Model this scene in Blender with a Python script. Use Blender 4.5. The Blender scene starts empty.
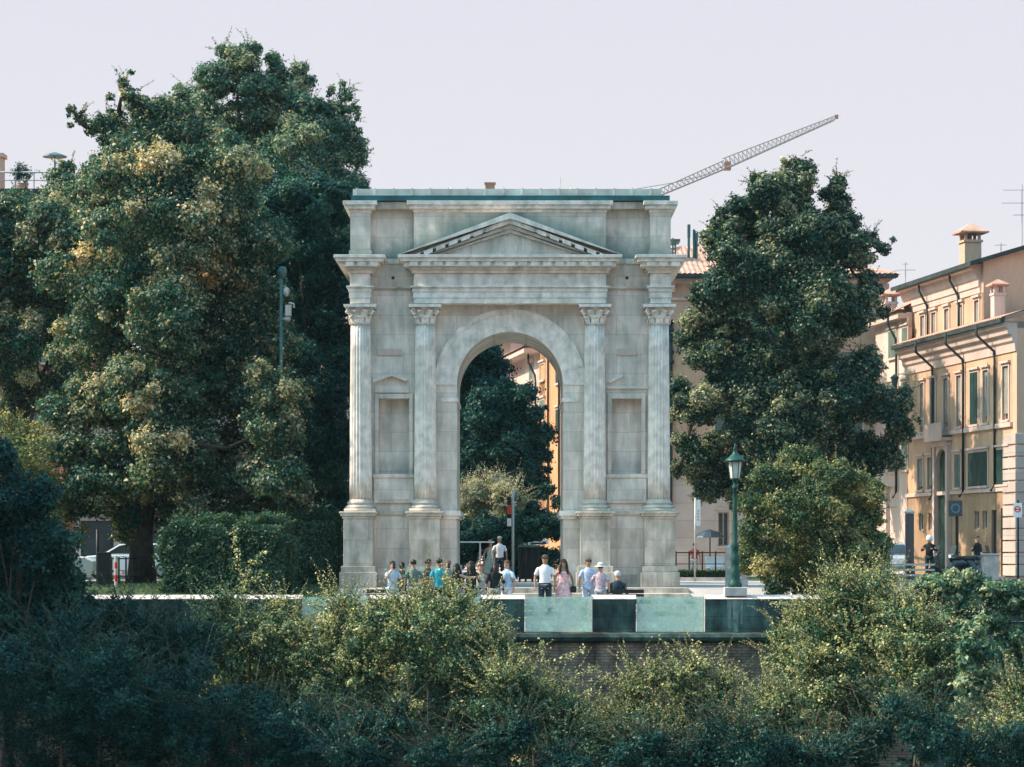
import bpy, bmesh, math, random
import numpy as np
from mathutils import Vector, Matrix
R = math.radians; PI = math.pi
S = bpy.context.scene
C = S.collection
# ------------------------------------------------------------------ camera
F = 2600.0; CX = 512.0; HY = 549.5; CZ = 1.2
cd = bpy.data.cameras.new('camera'); cam = bpy.data.objects.new('camera', cd); C.objects.link(cam)
cd.sensor_width = 36; cd.lens = 36*F/1024; cd.shift_y = (HY-383.5)/1024
cd.clip_start = .5; cd.clip_end = 5000
cam.location = (0, 0, CZ); cam.rotation_euler = (R(90), 0, 0)
S.camera = cam
S.render.resolution_x = 1024; S.render.resolution_y = 767
# ------------------------------------------------------------------ light
SUN_EL = 43; SUN_BACK = 1            # degrees above the horizon, degrees behind the arch front
sd = bpy.data.lights.new('sun', 'SUN'); sun = bpy.data.objects.new('sun', sd); C.objects.link(sun)
sd.energy = 4.8; sd.angle = R(.53); sd.color = (1.0, .79, .62)
dirv = Vector((-math.cos(R(SUN_BACK))*math.cos(R(SUN_EL)), math.sin(R(SUN_BACK))*math.cos(R(SUN_EL)), math.sin(R(SUN_EL))))
sun.rotation_euler = dirv.to_track_quat('Z', 'Y').to_euler()
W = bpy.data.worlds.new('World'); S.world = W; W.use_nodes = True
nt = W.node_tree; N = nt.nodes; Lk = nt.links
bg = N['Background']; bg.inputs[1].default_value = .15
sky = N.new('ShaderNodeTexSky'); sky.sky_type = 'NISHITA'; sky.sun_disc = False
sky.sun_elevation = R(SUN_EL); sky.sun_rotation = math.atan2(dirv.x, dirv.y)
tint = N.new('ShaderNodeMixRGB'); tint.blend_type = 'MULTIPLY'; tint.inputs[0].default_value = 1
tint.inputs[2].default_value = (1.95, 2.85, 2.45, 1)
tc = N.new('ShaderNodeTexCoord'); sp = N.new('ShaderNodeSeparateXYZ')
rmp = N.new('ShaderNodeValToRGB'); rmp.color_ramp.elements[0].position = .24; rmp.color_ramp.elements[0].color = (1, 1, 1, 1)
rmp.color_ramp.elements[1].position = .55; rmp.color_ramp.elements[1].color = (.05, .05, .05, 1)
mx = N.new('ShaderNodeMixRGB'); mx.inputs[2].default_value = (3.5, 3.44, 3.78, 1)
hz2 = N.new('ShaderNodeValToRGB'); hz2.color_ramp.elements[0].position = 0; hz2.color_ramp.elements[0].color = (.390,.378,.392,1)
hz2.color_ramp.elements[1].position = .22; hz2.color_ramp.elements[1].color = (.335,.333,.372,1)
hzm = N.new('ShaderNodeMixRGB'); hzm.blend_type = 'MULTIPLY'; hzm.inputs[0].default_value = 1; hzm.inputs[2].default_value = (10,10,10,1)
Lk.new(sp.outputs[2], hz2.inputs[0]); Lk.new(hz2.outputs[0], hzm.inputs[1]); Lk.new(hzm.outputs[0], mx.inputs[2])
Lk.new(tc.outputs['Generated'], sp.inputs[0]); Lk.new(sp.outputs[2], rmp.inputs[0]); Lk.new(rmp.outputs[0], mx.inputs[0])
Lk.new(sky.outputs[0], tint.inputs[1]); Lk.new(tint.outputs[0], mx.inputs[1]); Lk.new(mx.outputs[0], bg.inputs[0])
S.view_settings.view_transform = 'Standard'; S.view_settings.look = 'None'
S.view_settings.exposure = .6; S.view_settings.gamma = 1; S.view_settings.use_curve_mapping = False
S.cycles.max_bounces = 6; S.cycles.transparent_max_bounces = 8
try: S.cycles.sample_clamp_indirect = 4
except Exception: pass

# ------------------------------------------------------------------ helpers
def P(px, py, Y): return Vector(((px-CX)/F*Y, Y, CZ+(HY-py)/F*Y))
def XX(px, Y): return (px-CX)/F*Y
def ZZ(py, Y): return CZ+(HY-py)/F*Y

def mat(name, col, rough=.85, var=.18, scale=2.0, bump=.15, joints=None, streak=0, metal=0, col2=None, alpha=None, spec=.3, emit=None, wave=None, tone=None):
    m = bpy.data.materials.new(name); m.use_nodes = True
    n = m.node_tree.nodes; l = m.node_tree.links; b = n['Principled BSDF']
    b.inputs['Roughness'].default_value = rough; b.inputs['Metallic'].default_value = metal
    b.inputs['Specular IOR Level'].default_value = spec
    t = n.new('ShaderNodeTexCoord'); nz = n.new('ShaderNodeTexNoise'); nz.inputs['Scale'].default_value = scale; nz.inputs['Detail'].default_value = 6
    l.new(t.outputs['Object'], nz.inputs[0])
    c2 = col2 or tuple(c*(1-2*var) for c in col); c1 = col if col2 else tuple(min(1, c*(1+var)) for c in col)
    r = n.new('ShaderNodeValToRGB'); r.color_ramp.elements[0].position = .32; r.color_ramp.elements[1].position = .68
    r.color_ramp.elements[0].color = (*c2, 1); r.color_ramp.elements[1].color = (*c1, 1)
    l.new(nz.outputs[0], r.inputs[0]); cur = r.outputs[0]; hgt = nz.outputs[0]
    if joints or streak or wave:
        s = n.new('ShaderNodeSeparateXYZ'); l.new(t.outputs['Object'], s.inputs[0])
        a = n.new('ShaderNodeMath'); l.new(s.outputs[0], a.inputs[0]); l.new(s.outputs[1], a.inputs[1])
        c = n.new('ShaderNodeCombineXYZ'); l.new(a.outputs[0], c.inputs[0]); l.new(s.outputs[2], c.inputs[1])
    if joints:
        bw, bh, mo, dk = joints
        bk = n.new('ShaderNodeTexBrick'); bk.inputs['Scale'].default_value = 1; bk.inputs['Brick Width'].default_value = bw
        bk.inputs['Row Height'].default_value = bh; bk.inputs['Mortar Size'].default_value = mo; bk.inputs['Mortar Smooth'].default_value = .3
        bk.inputs['Color1'].default_value = (1, 1, 1, 1); bk.inputs['Color2'].default_value = (.84, .84, .83, 1); bk.inputs['Mortar'].default_value = (dk, dk, dk, 1)
        l.new(c.outputs[0], bk.inputs[0])
        q = n.new('ShaderNodeMixRGB'); q.blend_type = 'MULTIPLY'; q.inputs[0].default_value = 1
        l.new(cur, q.inputs[1]); l.new(bk.outputs[0], q.inputs[2]); cur = q.outputs[0]
    if streak:
        mp = n.new('ShaderNodeMapping'); mp.inputs['Scale'].default_value = (2.6, .55, 1); l.new(c.outputs[0], mp.inputs[0])
        n2 = n.new('ShaderNodeTexNoise'); n2.inputs['Scale'].default_value = 1.3; n2.inputs['Detail'].default_value = 8; n2.inputs['Roughness'].default_value = .65
        l.new(mp.outputs[0], n2.inputs[0])
        r2 = n.new('ShaderNodeValToRGB'); r2.color_ramp.elements[0].position = .35; r2.color_ramp.elements[1].position = .6
        k = 1-streak; r2.color_ramp.elements[0].color = (k*.92, k, k*.97, 1); r2.color_ramp.elements[1].color = (1, 1, 1, 1)
        l.new(n2.outputs[0], r2.inputs[0])
        q = n.new('ShaderNodeMixRGB'); q.blend_type = 'MULTIPLY'; q.inputs[0].default_value = 1
        l.new(cur, q.inputs[1]); l.new(r2.outputs[0], q.inputs[2]); cur = q.outputs[0]
    if wave:
        ax, sc, dk = wave
        wv = n.new('ShaderNodeTexWave'); wv.bands_direction = ax; wv.inputs['Scale'].default_value = sc
        l.new(c.outputs[0], wv.inputs[0])
        r3 = n.new('ShaderNodeValToRGB'); r3.color_ramp.elements[0].color = (dk, dk, dk, 1); r3.color_ramp.elements[1].position = .5
        l.new(wv.outputs[1], r3.inputs[0])
        q = n.new('ShaderNodeMixRGB'); q.blend_type = 'MULTIPLY'; q.inputs[0].default_value = 1
        l.new(cur, q.inputs[1]); l.new(r3.outputs[0], q.inputs[2]); cur = q.outputs[0]
    l.new(cur, b.inputs['Base Color'])
    if bump:
        n3 = n.new('ShaderNodeTexNoise'); n3.inputs['Scale'].default_value = scale*7; n3.inputs['Detail'].default_value = 5; l.new(t.outputs['Object'], n3.inputs[0])
        bp = n.new('ShaderNodeBump'); bp.inputs['Strength'].default_value = bump; bp.inputs['Distance'].default_value = .03
        l.new(n3.outputs[0], bp.inputs['Height']); l.new(bp.outputs[0], b.inputs['Normal'])
    if emit: b.inputs['Emission Color'].default_value = (*emit[0], 1); b.inputs['Emission Strength'].default_value = emit[1]
    return m

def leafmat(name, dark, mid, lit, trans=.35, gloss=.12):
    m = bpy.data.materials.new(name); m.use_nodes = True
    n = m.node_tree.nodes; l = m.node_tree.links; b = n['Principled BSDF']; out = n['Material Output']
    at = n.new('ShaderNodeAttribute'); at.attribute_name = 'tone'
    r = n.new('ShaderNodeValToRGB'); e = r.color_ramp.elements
    e[0].color = (*dark, 1); e[1].color = (*lit, 1); k = e.new(.5); k.color = (*mid, 1)  # shade and sunlit tones put into the leaf colours, spread by tone
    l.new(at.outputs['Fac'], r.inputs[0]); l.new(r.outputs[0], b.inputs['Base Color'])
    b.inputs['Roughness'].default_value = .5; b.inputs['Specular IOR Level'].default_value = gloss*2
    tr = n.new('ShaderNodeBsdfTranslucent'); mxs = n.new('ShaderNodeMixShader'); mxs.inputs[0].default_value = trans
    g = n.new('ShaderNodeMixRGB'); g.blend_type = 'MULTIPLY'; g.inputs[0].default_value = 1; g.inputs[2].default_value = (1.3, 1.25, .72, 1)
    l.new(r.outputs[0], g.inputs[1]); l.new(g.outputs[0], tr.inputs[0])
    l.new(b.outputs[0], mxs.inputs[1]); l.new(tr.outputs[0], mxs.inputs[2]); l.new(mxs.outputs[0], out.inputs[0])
    return m

def tag(o, label=None, cat=None, group=None, kind=None):
    if label: o['label'] = label
    if cat: o['category'] = cat
    if group: o['group'] = group
    if kind: o['kind'] = kind
    return o
def empty(name, loc, rz=0):
    o = bpy.data.objects.new(name, None); C.objects.link(o); o.location = loc; o.rotation_euler = (0, 0, rz); return o
def copy_tree(o, parent=None):
    c = o.copy(); C.objects.link(c); c.parent = parent
    for ch in list(o.children): copy_tree(ch, c)
    return c

class MB:
    def __init__(s): s.v = []; s.f = []
    def add(s, vs, fs):
        b = len(s.v); s.v += [tuple(p) for p in vs]; s.f += [tuple(i+b for i in q) for q in fs]; return s
    def box(s, x0, x1, y0, y1, z0, z1):
        return s.add([(x0,y0,z0),(x1,y0,z0),(x1,y1,z0),(x0,y1,z0),(x0,y0,z1),(x1,y0,z1),(x1,y1,z1),(x0,y1,z1)],
                     [(0,3,2,1),(4,5,6,7),(0,1,5,4),(1,2,6,5),(2,3,7,6),(3,0,4,7)])
    def quad(s, a, b, c, d): return s.add([a,b,c,d], [(0,1,2,3)])
    def prism(s, poly, y0, y1):           # poly in xz, counter-clockwise seen from -y
        n = len(poly); vs = [(x,y0,z) for x,z in poly]+[(x,y1,z) for x,z in poly]
        fs = [tuple(range(n)), tuple(range(2*n-1, n-1, -1))]+[(i, i+n, (i+1)%n+n, (i+1)%n) for i in range(n)]
        return s.add(vs, fs)
    def prismx(s, poly, x0, x1):          # poly in yz
        n = len(poly); vs = [(x0,y,z) for y,z in poly]+[(x1,y,z) for y,z in poly]
        fs = [tuple(range(n)), tuple(range(2*n-1, n-1, -1))]+[(i, i+n, (i+1)%n+n, (i+1)%n) for i in range(n)]
        return s.add(vs, fs)
    def lathe(s, prof, c=(0,0), seg=20, sx=1, sy=1, flute=None, caps=True):
        b = len(s.v); n = len(prof)
        for r, z in prof:
            for k in range(seg):
                a = 2*PI*k/seg; rr = r
                if flute: rr = r*(1-flute[1]*(.5-.5*math.cos(flute[0]*a)))
                s.v.append((c[0]+rr*sx*math.cos(a), c[1]+rr*sy*math.sin(a), z))
        for i in range(n-1):
            for k in range(seg):
                k2 = (k+1)%seg; s.f.append((b+i*seg+k, b+i*seg+k2, b+(i+1)*seg+k2, b+(i+1)*seg+k))
        if caps: s.f.append(tuple(b+k for k in range(seg-1,-1,-1))); s.f.append(tuple(b+(n-1)*seg+k for k in range(seg)))
        return s
    def tube(s, pts, rad, seg=8):
        pts = [Vector(p) for p in pts]
        if not hasattr(rad, '__len__'): rad = [rad]*len(pts)
        b = len(s.v); n = len(pts)
        for i, p in enumerate(pts):
            d = (pts[min(i+1,n-1)]-pts[max(i-1,0)]).normalized()
            u = d.cross(Vector((0,0,1)) if abs(d.z) < .95 else Vector((0,1,0))).normalized(); w = d.cross(u)
            for k in range(seg):
                a = 2*PI*k/seg; s.v.append(tuple(p+(u*math.cos(a)+w*math.sin(a))*rad[i]))
        for i in range(n-1):
            for k in range(seg):
                k2 = (k+1)%seg; s.f.append((b+i*seg+k, b+i*seg+k2, b+(i+1)*seg+k2, b+(i+1)*seg+k))
        s.f.append(tuple(b+k for k in range(seg-1,-1,-1))); s.f.append(tuple(b+(n-1)*seg+k for k in range(seg)))
        return s
    def build(s, name, m, parent=None, smooth=False, bevel=0, sub=0):
        me = bpy.data.meshes.new(name); me.from_pydata(s.v, [], s.f); me.materials.append(m)
        bm = bmesh.new(); bm.from_mesh(me); bmesh.ops.recalc_face_normals(bm, faces=bm.faces); bm.to_mesh(me); bm.free()
        if smooth:
            for p in me.polygons: p.use_smooth = True
        o = bpy.data.objects.new(name, me); C.objects.link(o); o.parent = parent
        if bevel:
            bv = o.modifiers.new('bevel', 'BEVEL'); bv.width = bevel; bv.segments = 2; bv.limit_method = 'ANGLE'
        if sub:
            sb = o.modifiers.new('sub', 'SUBSURF'); sb.levels = sub; sb.render_levels = sub
        return o

def wall(mb, L, H, ops, rec=.18, z0=0, x0=0, y=0, back=True, d=1):
    """front wall in the xz plane at y facing -y*d with recessed openings (u0,u1,z0,z1)"""
    xs = sorted({x0, x0+L, *[a for o in ops for a in o[:2]]}); zs = sorted({z0, H, *[a for o in ops for a in o[2:4]]})
    for i in range(len(xs)-1):
        for j in range(len(zs)-1):
            mxx = (xs[i]+xs[i+1])/2; mz = (zs[j]+zs[j+1])/2
            if any(o[0] < mxx < o[1] and o[2] < mz < o[3] for o in ops): continue
            mb.quad((xs[i],y,zs[j]),(xs[i+1],y,zs[j]),(xs[i+1],y,zs[j+1]),(xs[i],y,zs[j+1]))
    for o in ops:
        a, b, c, e = o[:4]; r = y+rec*d
        mb.quad((a,y,c),(b,y,c),(b,r,c),(a,r,c)); mb.quad((a,y,e),(b,y,e),(b,r,e),(a,r,e))
        mb.quad((a,y,c),(a,r,c),(a,r,e),(a,y,e)); mb.quad((b,y,c),(b,r,c),(b,r,e),(b,y,e))
        if back: mb.quad((a,r,c),(b,r,c),(b,r,e),(a,r,e))

# ------------------------------------------------------------------ foliage
def leaf_mesh(name, m, cen, nor, size, tone, rng, parent=None, aspect=.66):
    n = len(cen)
    nor = nor/np.maximum(np.linalg.norm(nor, axis=1, keepdims=True), 1e-6)
    rv = rng.normal(size=(n,3)); u = np.cross(nor, rv); u /= np.maximum(np.linalg.norm(u, axis=1, keepdims=True), 1e-6); w = np.cross(nor, u)
    s = size[:,None]
    fold = nor*s*.12
    v = np.stack([cen-u*s*.5, cen+w*s*.5*aspect+fold-u*s*.05, cen+u*s*.5, cen-w*s*.5*aspect+fold-u*s*.05], axis=1).reshape(-1,3)
    me = bpy.data.meshes.new(name)
    me.vertices.add(n*4); me.vertices.foreach_set('co', v.astype(np.float32).ravel())
    me.loops.add(n*4); me.loops.foreach_set('vertex_index', np.arange(n*4, dtype=np.int32))
    me.polygons.add(n); me.polygons.foreach_set('loop_start', np.arange(0, n*4, 4, dtype=np.int32))
    me.polygons.foreach_set('loop_total', np.full(n, 4, dtype=np.int32))
    a = me.attributes.new('tone', 'FLOAT', 'FACE'); a.data.foreach_set('value', np.clip(tone,0,1).astype(np.float32))
    me.update(calc_edges=True); me.materials.append(m)
    o = bpy.data.objects.new(name, me); C.objects.link(o); o.parent = parent
    return o

def crown_points(blobs, nclump, nleaf, cr, rng, flat=.8, inner=.6):
    """leaves on the shells of many small puffs that cover the big blobs, plus a loose filling inside"""
    B = np.array(blobs, float); pc = []; pr = []; pd = []
    for bi, q in enumerate(B):
        r = q[3:6].mean(); n = int(2.6*(r/cr)**2)+3
        d = rng.normal(size=(n,3)); d /= np.linalg.norm(d, axis=1, keepdims=True)
        c = q[:3]+d*q[3:6]*(.55+.42*rng.random((n,1))**.5)
        if r < cr*.85: c = q[:3]+rng.normal(size=(n,3))*q[3:6]*.75
        ok = np.ones(n, bool)
        for bj, w in enumerate(B):
            if bj != bi: ok &= (((c-w[:3])/w[3:6])**2).sum(1) > .42
        ok |= rng.random(n) < .12
        pc.append(c[ok]); pd.append(d[ok]); pr.append(np.minimum(cr*(.4+1.0*rng.random(ok.sum())**1.3), r*(.75 if r > cr*.85 else .42)))
    pc = np.vstack(pc); pd = np.vstack(pd); pr = np.concatenate(pr)
    total = nclump*nleaf; w = pr**2; k = rng.choice(len(pc), int(total*.8), p=w/w.sum())
    n = len(k); d2 = rng.normal(size=(n,3)); d2 /= np.linalg.norm(d2, axis=1, keepdims=True); d2 += pd[k]*.45; d2 /= np.linalg.norm(d2, axis=1, keepdims=True)
    ph = rng.random(len(pc))*6
    lump = 1+.30*np.sin(d2[:,0]*5+ph[k])*np.sin(d2[:,2]*6+ph[k]*2)+.2*np.sin(d2[:,1]*9+d2[:,2]*8+ph[k])
    rad = pr[k]*(.4+.6*rng.random(n)**.8+.35*(rng.random(n) < .15)*rng.random(n))*lump
    cen = pc[k]+d2*rad[:,None]*np.array([1,1,flat*1.05 if flat > .7 else .85])
    nor = d2*.85+rng.normal(size=(n,3))*.5+np.array([0,0,.25])
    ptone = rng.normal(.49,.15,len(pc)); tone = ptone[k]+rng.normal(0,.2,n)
    m = total-n; kb = rng.choice(len(B), m, p=(B[:,3]**2)/(B[:,3]**2).sum()); v = rng.normal(size=(m,3)); v /= np.linalg.norm(v, axis=1, keepdims=True)
    c2 = B[kb,:3]+v*B[kb,3:6]*.8*rng.random((m,1))**.33
    cen = np.vstack([cen, c2]); nor = np.vstack([nor, rng.normal(size=(m,3))+v]); tone = np.concatenate([tone, rng.normal(.4,.2,m)])
    return cen, nor, np.clip(tone,0,1)

def tree(name, label, cat, px, Y, zbase, blobs, m, bark, nclump, nleaf, cr, leaf, seed, group=None, trunk=.3, depthk=.85, lean=0, trunkname='trunk', flat=.6, shoots=None, grow=1.0):
    """blobs (px, py, rpx[, dY]) measured at distance Y"""
    rng = np.random.default_rng(seed); rnd = random.Random(seed)
    k = Y/F; bx = XX(px, Y)
    root = empty(name, (bx, Y, zbase)); tag(root, label, cat, group)
    BL = []
    for q in blobs:
        r = q[2]*k*grow; dy = (q[3] if len(q) > 3 else rnd.uniform(-.55,.55)*r*2)
        BL.append((XX(q[0],Y)-bx, dy, ZZ(q[1],Y)-zbase, r, r*depthk, r*.92))
    cen, nor, tone = crown_points(BL, nclump, nleaf, cr, rng, flat)
    size = leaf*(.65+.7*rng.random(len(cen)))
    if shoots:
        c2, n2, t2, s2, tw = shoot_points(BL, rng, *shoots)
        cen = np.vstack([cen, c2]); nor = np.vstack([nor, n2]); tone = np.concatenate([tone, t2]); size = np.concatenate([size, s2])
    leaf_mesh('crown', m, cen, nor, size, tone, rng, root)
    t = MB(); top = max(b[2]+b[5]*.3 for b in BL)
    zc = sum(b[2] for b in BL)/len(BL); xc = sum(b[0] for b in BL)/len(BL)
    n = 7; pts = []
    for i in range(n):
        f = i/(n-1); pts.append((xc*f**1.5+rnd.uniform(-.12,.12)*trunk*2*(i > 0), rnd.uniform(-.1,.1)*trunk, f*(zc if zc > 0 else 1)*1.0))
    t.tube(pts, [trunk*(1.25 if i == 0 else 1-.65*i/(n-1)) for i in range(n)], 9)
    t.build(trunkname, bark, root, True)
    lb = MB()
    for b in BL:
        f = rnd.uniform(.35,.85); j = min(n-2, int(f*(n-1))); s0 = Vector(pts[j]); e = Vector(b[:3]); bg_ = [w for w in BL if w[3] > b[3]*1.4]
        if bg_ and b[3] < .55*max(w[3] for w in BL): s0 = Vector(min(bg_, key=lambda w: (Vector(w[:3])-e).length)[:3])
        
        mid = s0.lerp(e,.5)+Vector((rnd.uniform(-.1,.1),rnd.uniform(-.1,.1),-.12))*(e-s0).length
        lb.tube([s0, mid, e], [trunk*.28, trunk*.17, trunk*.05], 6)
        for _ in range(4):
            d = Vector((rnd.gauss(0,1), rnd.gauss(0,1), rnd.gauss(.3,.8))).normalized()*b[3]*.8
            lb.tube([e, e+d*.5+Vector((0,0,.1)), e+d], [trunk*.12, trunk*.07, trunk*.02], 4)
    if shoots:
        for seg in tw: lb.tube(seg, [.012,.008,.004], 3)
    lb.build('branches', bark, root, True)
    return root

def shoot_points(BL, rng, nsh, slen, lsz, gold=.75):
    cen = []; nor = []; ton = []; siz = []; tw = []
    B = np.array(BL); wts = B[:,3]/B[:,3].sum()
    for _ in range(nsh):
        b = B[rng.choice(len(B), p=wts)]
        d = rng.normal(size=3); d[2] = abs(d[2])*.9+.5; d /= np.linalg.norm(d)
        p = b[:3]+d*b[3:6]*(.65+.3*rng.random()); L = slen*(.35+.9*rng.random()**1.5)
        bend = rng.normal(size=3)*.35; bend[2] -= .15
        n = max(8, int(L/.028)); f = np.linspace(0,1,n)[:,None]
        c = p+d*f*L+bend*(f**2)*L*.6
        side = rng.normal(size=(n,3)); side /= np.linalg.norm(side, axis=1, keepdims=True)
        sz = lsz*(.55+.6*rng.random(n))*(1.05-.5*f[:,0])
        cen.append(c+side*sz[:,None]*.55); nn = side*.4+rng.normal(size=(n,3))*.5+np.array([0,0,.7]); nor.append(nn)
        ton.append(np.clip(rng.normal(gold,.1)+f[:,0]*.15+rng.normal(0,.12,n),0,1)); siz.append(sz)
        tw.append([tuple(c[0]), tuple(c[n//2]), tuple(c[-1])])
    return np.vstack(cen), np.vstack(nor), np.concatenate(ton), np.concatenate(siz), tw

# ------------------------------------------------------------------ materials
M = {}
M['stone'] = mat('pale_stone', (.82,.71,.62), .8, .13, 1.1, .5, joints=(1.7,.62,.012,.70), streak=.28)
M['stone_crust'] = mat('stone_with_black_crust', (.52,.46,.40), .9, .2, 1.6, .6, joints=(1.5,.75,.014,.6), streak=.72)
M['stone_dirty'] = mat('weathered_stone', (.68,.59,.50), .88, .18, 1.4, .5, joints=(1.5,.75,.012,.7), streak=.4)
M['stone_trim'] = mat('carved_stone', (.86,.76,.68), .75, .12, 3.5, .5, streak=.24)
def moss(m):
    n = m.node_tree.nodes; l = m.node_tree.links; b = n['Principled BSDF']; src = b.inputs['Base Color'].links[0].from_socket
    t = n.new('ShaderNodeTexCoord'); s_ = n.new('ShaderNodeSeparateXYZ'); l.new(t.outputs['Object'], s_.inputs[0])
    def mth(op, a, c=None, clamp=False):
        q = n.new('ShaderNodeMath'); q.operation = op; q.use_clamp = clamp
        for i, v in enumerate((a, c)):
            if v is None: continue
            if isinstance(v, (int, float)): q.inputs[i].default_value = v
            else: l.new(v, q.inputs[i])
        return q.outputs[0]
    line = mth('SUBTRACT', 11.83, mth('MULTIPLY', mth('ABSOLUTE', s_.outputs[0]), .377))
    d = mth('SUBTRACT', s_.outputs[2], mth('MAXIMUM', line, 10.44))
    nz = n.new('ShaderNodeTexNoise'); nz.inputs['Scale'].default_value = 2.6; nz.inputs['Detail'].default_value = 7; l.new(t.outputs['Object'], nz.inputs[0])
    f = mth('SUBTRACT', 1, mth('DIVIDE', d, mth('MULTIPLY', nz.outputs[0], 1.7)), True)
    f = mth('MULTIPLY', f, mth('GREATER_THAN', d, -.04)); f = mth('MULTIPLY', f, .85)
    q = n.new('ShaderNodeMixRGB'); q.inputs[2].default_value = (.045,.14,.125,1); l.new(f, q.inputs[0]); l.new(src, q.inputs[1]); l.new(q.outputs[0], b.inputs['Base Color'])
    return m
M['stone_moss'] = moss(mat('mossy_pale_stone', (.82,.71,.62), .8, .13, 1.1, .5, joints=(1.7,.62,.012,.72), streak=.28))
M['copper'] = mat('green_copper_flashing', (.62,.62,.54), .6, .15, 2, .1)
M['gutter'] = mat('dark_teal_gutter', (.015,.10,.11), .35, .2, 2, .05)
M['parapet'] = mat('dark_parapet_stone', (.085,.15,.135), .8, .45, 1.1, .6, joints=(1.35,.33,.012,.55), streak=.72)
M['coping'] = mat('pale_coping_stone', (.60,.52,.47), .8, .15, 3, .3)
M['brick'] = mat('river_wall_brick', (.34,.25,.19), .95, .3, 2, .5, joints=(.28,.08,.012,.45), streak=.4)
M['paving'] = mat('pale_paving', (.42,.38,.35), .9, .12, .7, .2)
M['terrace'] = mat('terrace_paving', (.36,.33,.31), .9, .2, 1.5, .3)
M['asphalt'] = mat('asphalt', (.05,.05,.053), .9, .2, 1, .2)
M['grass'] = mat('grass', (.07,.10,.03), .95, .35, 1.2, .6, col2=(.03,.055,.02))
M['drygrass'] = mat('dry_grass', (.32,.24,.12), .95, .3, 2, .6)
M['soil'] = mat('bank_soil', (.03,.035,.022), .95, .3, .8, .5)
M['water'] = mat('river_water', (.01,.035,.035), .12, .2, .6, .35)
M['bark'] = mat('bark', (.06,.045,.035), .95, .3, 4, .8)
M['twig'] = mat('twig_bark', (.13,.09,.055), .9, .25, 5, .4)
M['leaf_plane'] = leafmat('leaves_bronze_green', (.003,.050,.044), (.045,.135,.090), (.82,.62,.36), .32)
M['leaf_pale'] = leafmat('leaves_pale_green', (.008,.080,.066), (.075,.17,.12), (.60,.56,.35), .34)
M['leaf_dark'] = leafmat('leaves_deep_green_shaded', (.002,.034,.034), (.006,.058,.052), (.05,.13,.09), .25)  # dark leaf colour, also painted-in shade for plants out of the sun
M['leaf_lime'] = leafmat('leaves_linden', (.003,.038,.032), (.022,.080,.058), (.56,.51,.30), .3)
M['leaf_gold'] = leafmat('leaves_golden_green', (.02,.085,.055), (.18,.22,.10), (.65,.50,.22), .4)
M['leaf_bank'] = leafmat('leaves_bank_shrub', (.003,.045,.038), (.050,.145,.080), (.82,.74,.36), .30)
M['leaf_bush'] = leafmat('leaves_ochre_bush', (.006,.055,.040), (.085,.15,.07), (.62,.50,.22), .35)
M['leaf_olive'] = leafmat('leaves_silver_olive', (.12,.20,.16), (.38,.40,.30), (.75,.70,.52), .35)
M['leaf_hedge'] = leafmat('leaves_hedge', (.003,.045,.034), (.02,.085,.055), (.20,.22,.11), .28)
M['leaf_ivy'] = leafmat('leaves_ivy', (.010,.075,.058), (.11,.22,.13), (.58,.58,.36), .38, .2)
M['tanwall'] = mat('tan_plaster', (.58,.38,.27), .9, .06, .25, .1, streak=.1)
M['greyrust'] = mat('grey_rusticated_stone', (.50,.42,.37), .9, .08, .6, .2, joints=(6,.9,.02,.7))
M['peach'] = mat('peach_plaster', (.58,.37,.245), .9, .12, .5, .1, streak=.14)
M['peach_shade'] = mat('peach_plaster_shaded', (.42,.265,.165), .9, .16, .4, .12, streak=.2)  # darker copy of the peach plaster, with the lower storey's shade painted in
M['cream'] = mat('cream_trim', (.60,.45,.39), .85, .06, .6, .05, streak=.12)
M['whitewall'] = mat('white_plaster', (.64,.50,.44), .9, .06, .5, .05, streak=.1)
M['orange'] = mat('orange_plaster', (.60,.30,.15), .9, .08, .4, .08, streak=.15)
M['redwall'] = mat('brick_red_plaster', (.42,.19,.13), .9, .15, .5, .1, joints=(.3,.1,.01,.8))
M['tile'] = mat('terracotta_tile', (.62,.36,.27), .9, .25, 1.8, .3, col2=(.33,.17,.12))
M['eave'] = mat('dark_eave', (.035,.05,.05), .8, .2, 2, .05)
M['glass'] = mat('window_glass', (.03,.045,.05), .12, .3, .4, 0, spec=.6)
M['blind'] = mat('grey_blind', (.28,.27,.24), .8, .12, 2, .05, wave=('Y', 5, .65))
M['shutter'] = mat('green_shutter', (.014,.05,.042), .6, .2, 2, .05, wave=('Y', 6, .5))
M['shutter_pale'] = mat('sage_shutter', (.13,.18,.15), .6, .15, 2, .05, wave=('Y', 6, .6))
M['blackmetal'] = mat('black_metal', (.018,.022,.022), .5, .2, 5, .05, metal=.2)
M['greenmetal'] = mat('dark_green_iron', (.018,.075,.058), .45, .15, 6, .1, metal=.2)
M['tealmetal'] = mat('teal_painted_pole', (.05,.13,.12), .5, .15, 4, .05)
M['greymetal'] = mat('grey_metal', (.42,.42,.41), .5, .1, 5, .05, metal=.4)
M['lampglass'] = mat('lantern_glass', (.62,.62,.55), .25, .06, 4, 0, spec=.6)
M['rustred'] = mat('brown_railing_paint', (.13,.05,.04), .6, .2, 4, .05)
M['white'] = mat('white_paint', (.78,.78,.78), .5, .04, 3, 0)
M['cranem'] = mat('crane_paint', (.20,.20,.20), .6, .1, 3, 0)
M['craneb'] = mat('crane_rusty_joint', (.32,.17,.11), .7, .2, 3, 0)
M['carwhite'] = mat('car_white_paint', (.70,.72,.73), .25, .02, 1, 0, spec=.6)
M['cardark'] = mat('car_dark_paint', (.03,.04,.05), .25, .05, 1, 0, spec=.6)
M['silver'] = mat('car_silver_paint', (.45,.47,.48), .3, .04, 1, 0, metal=.3)
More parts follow.
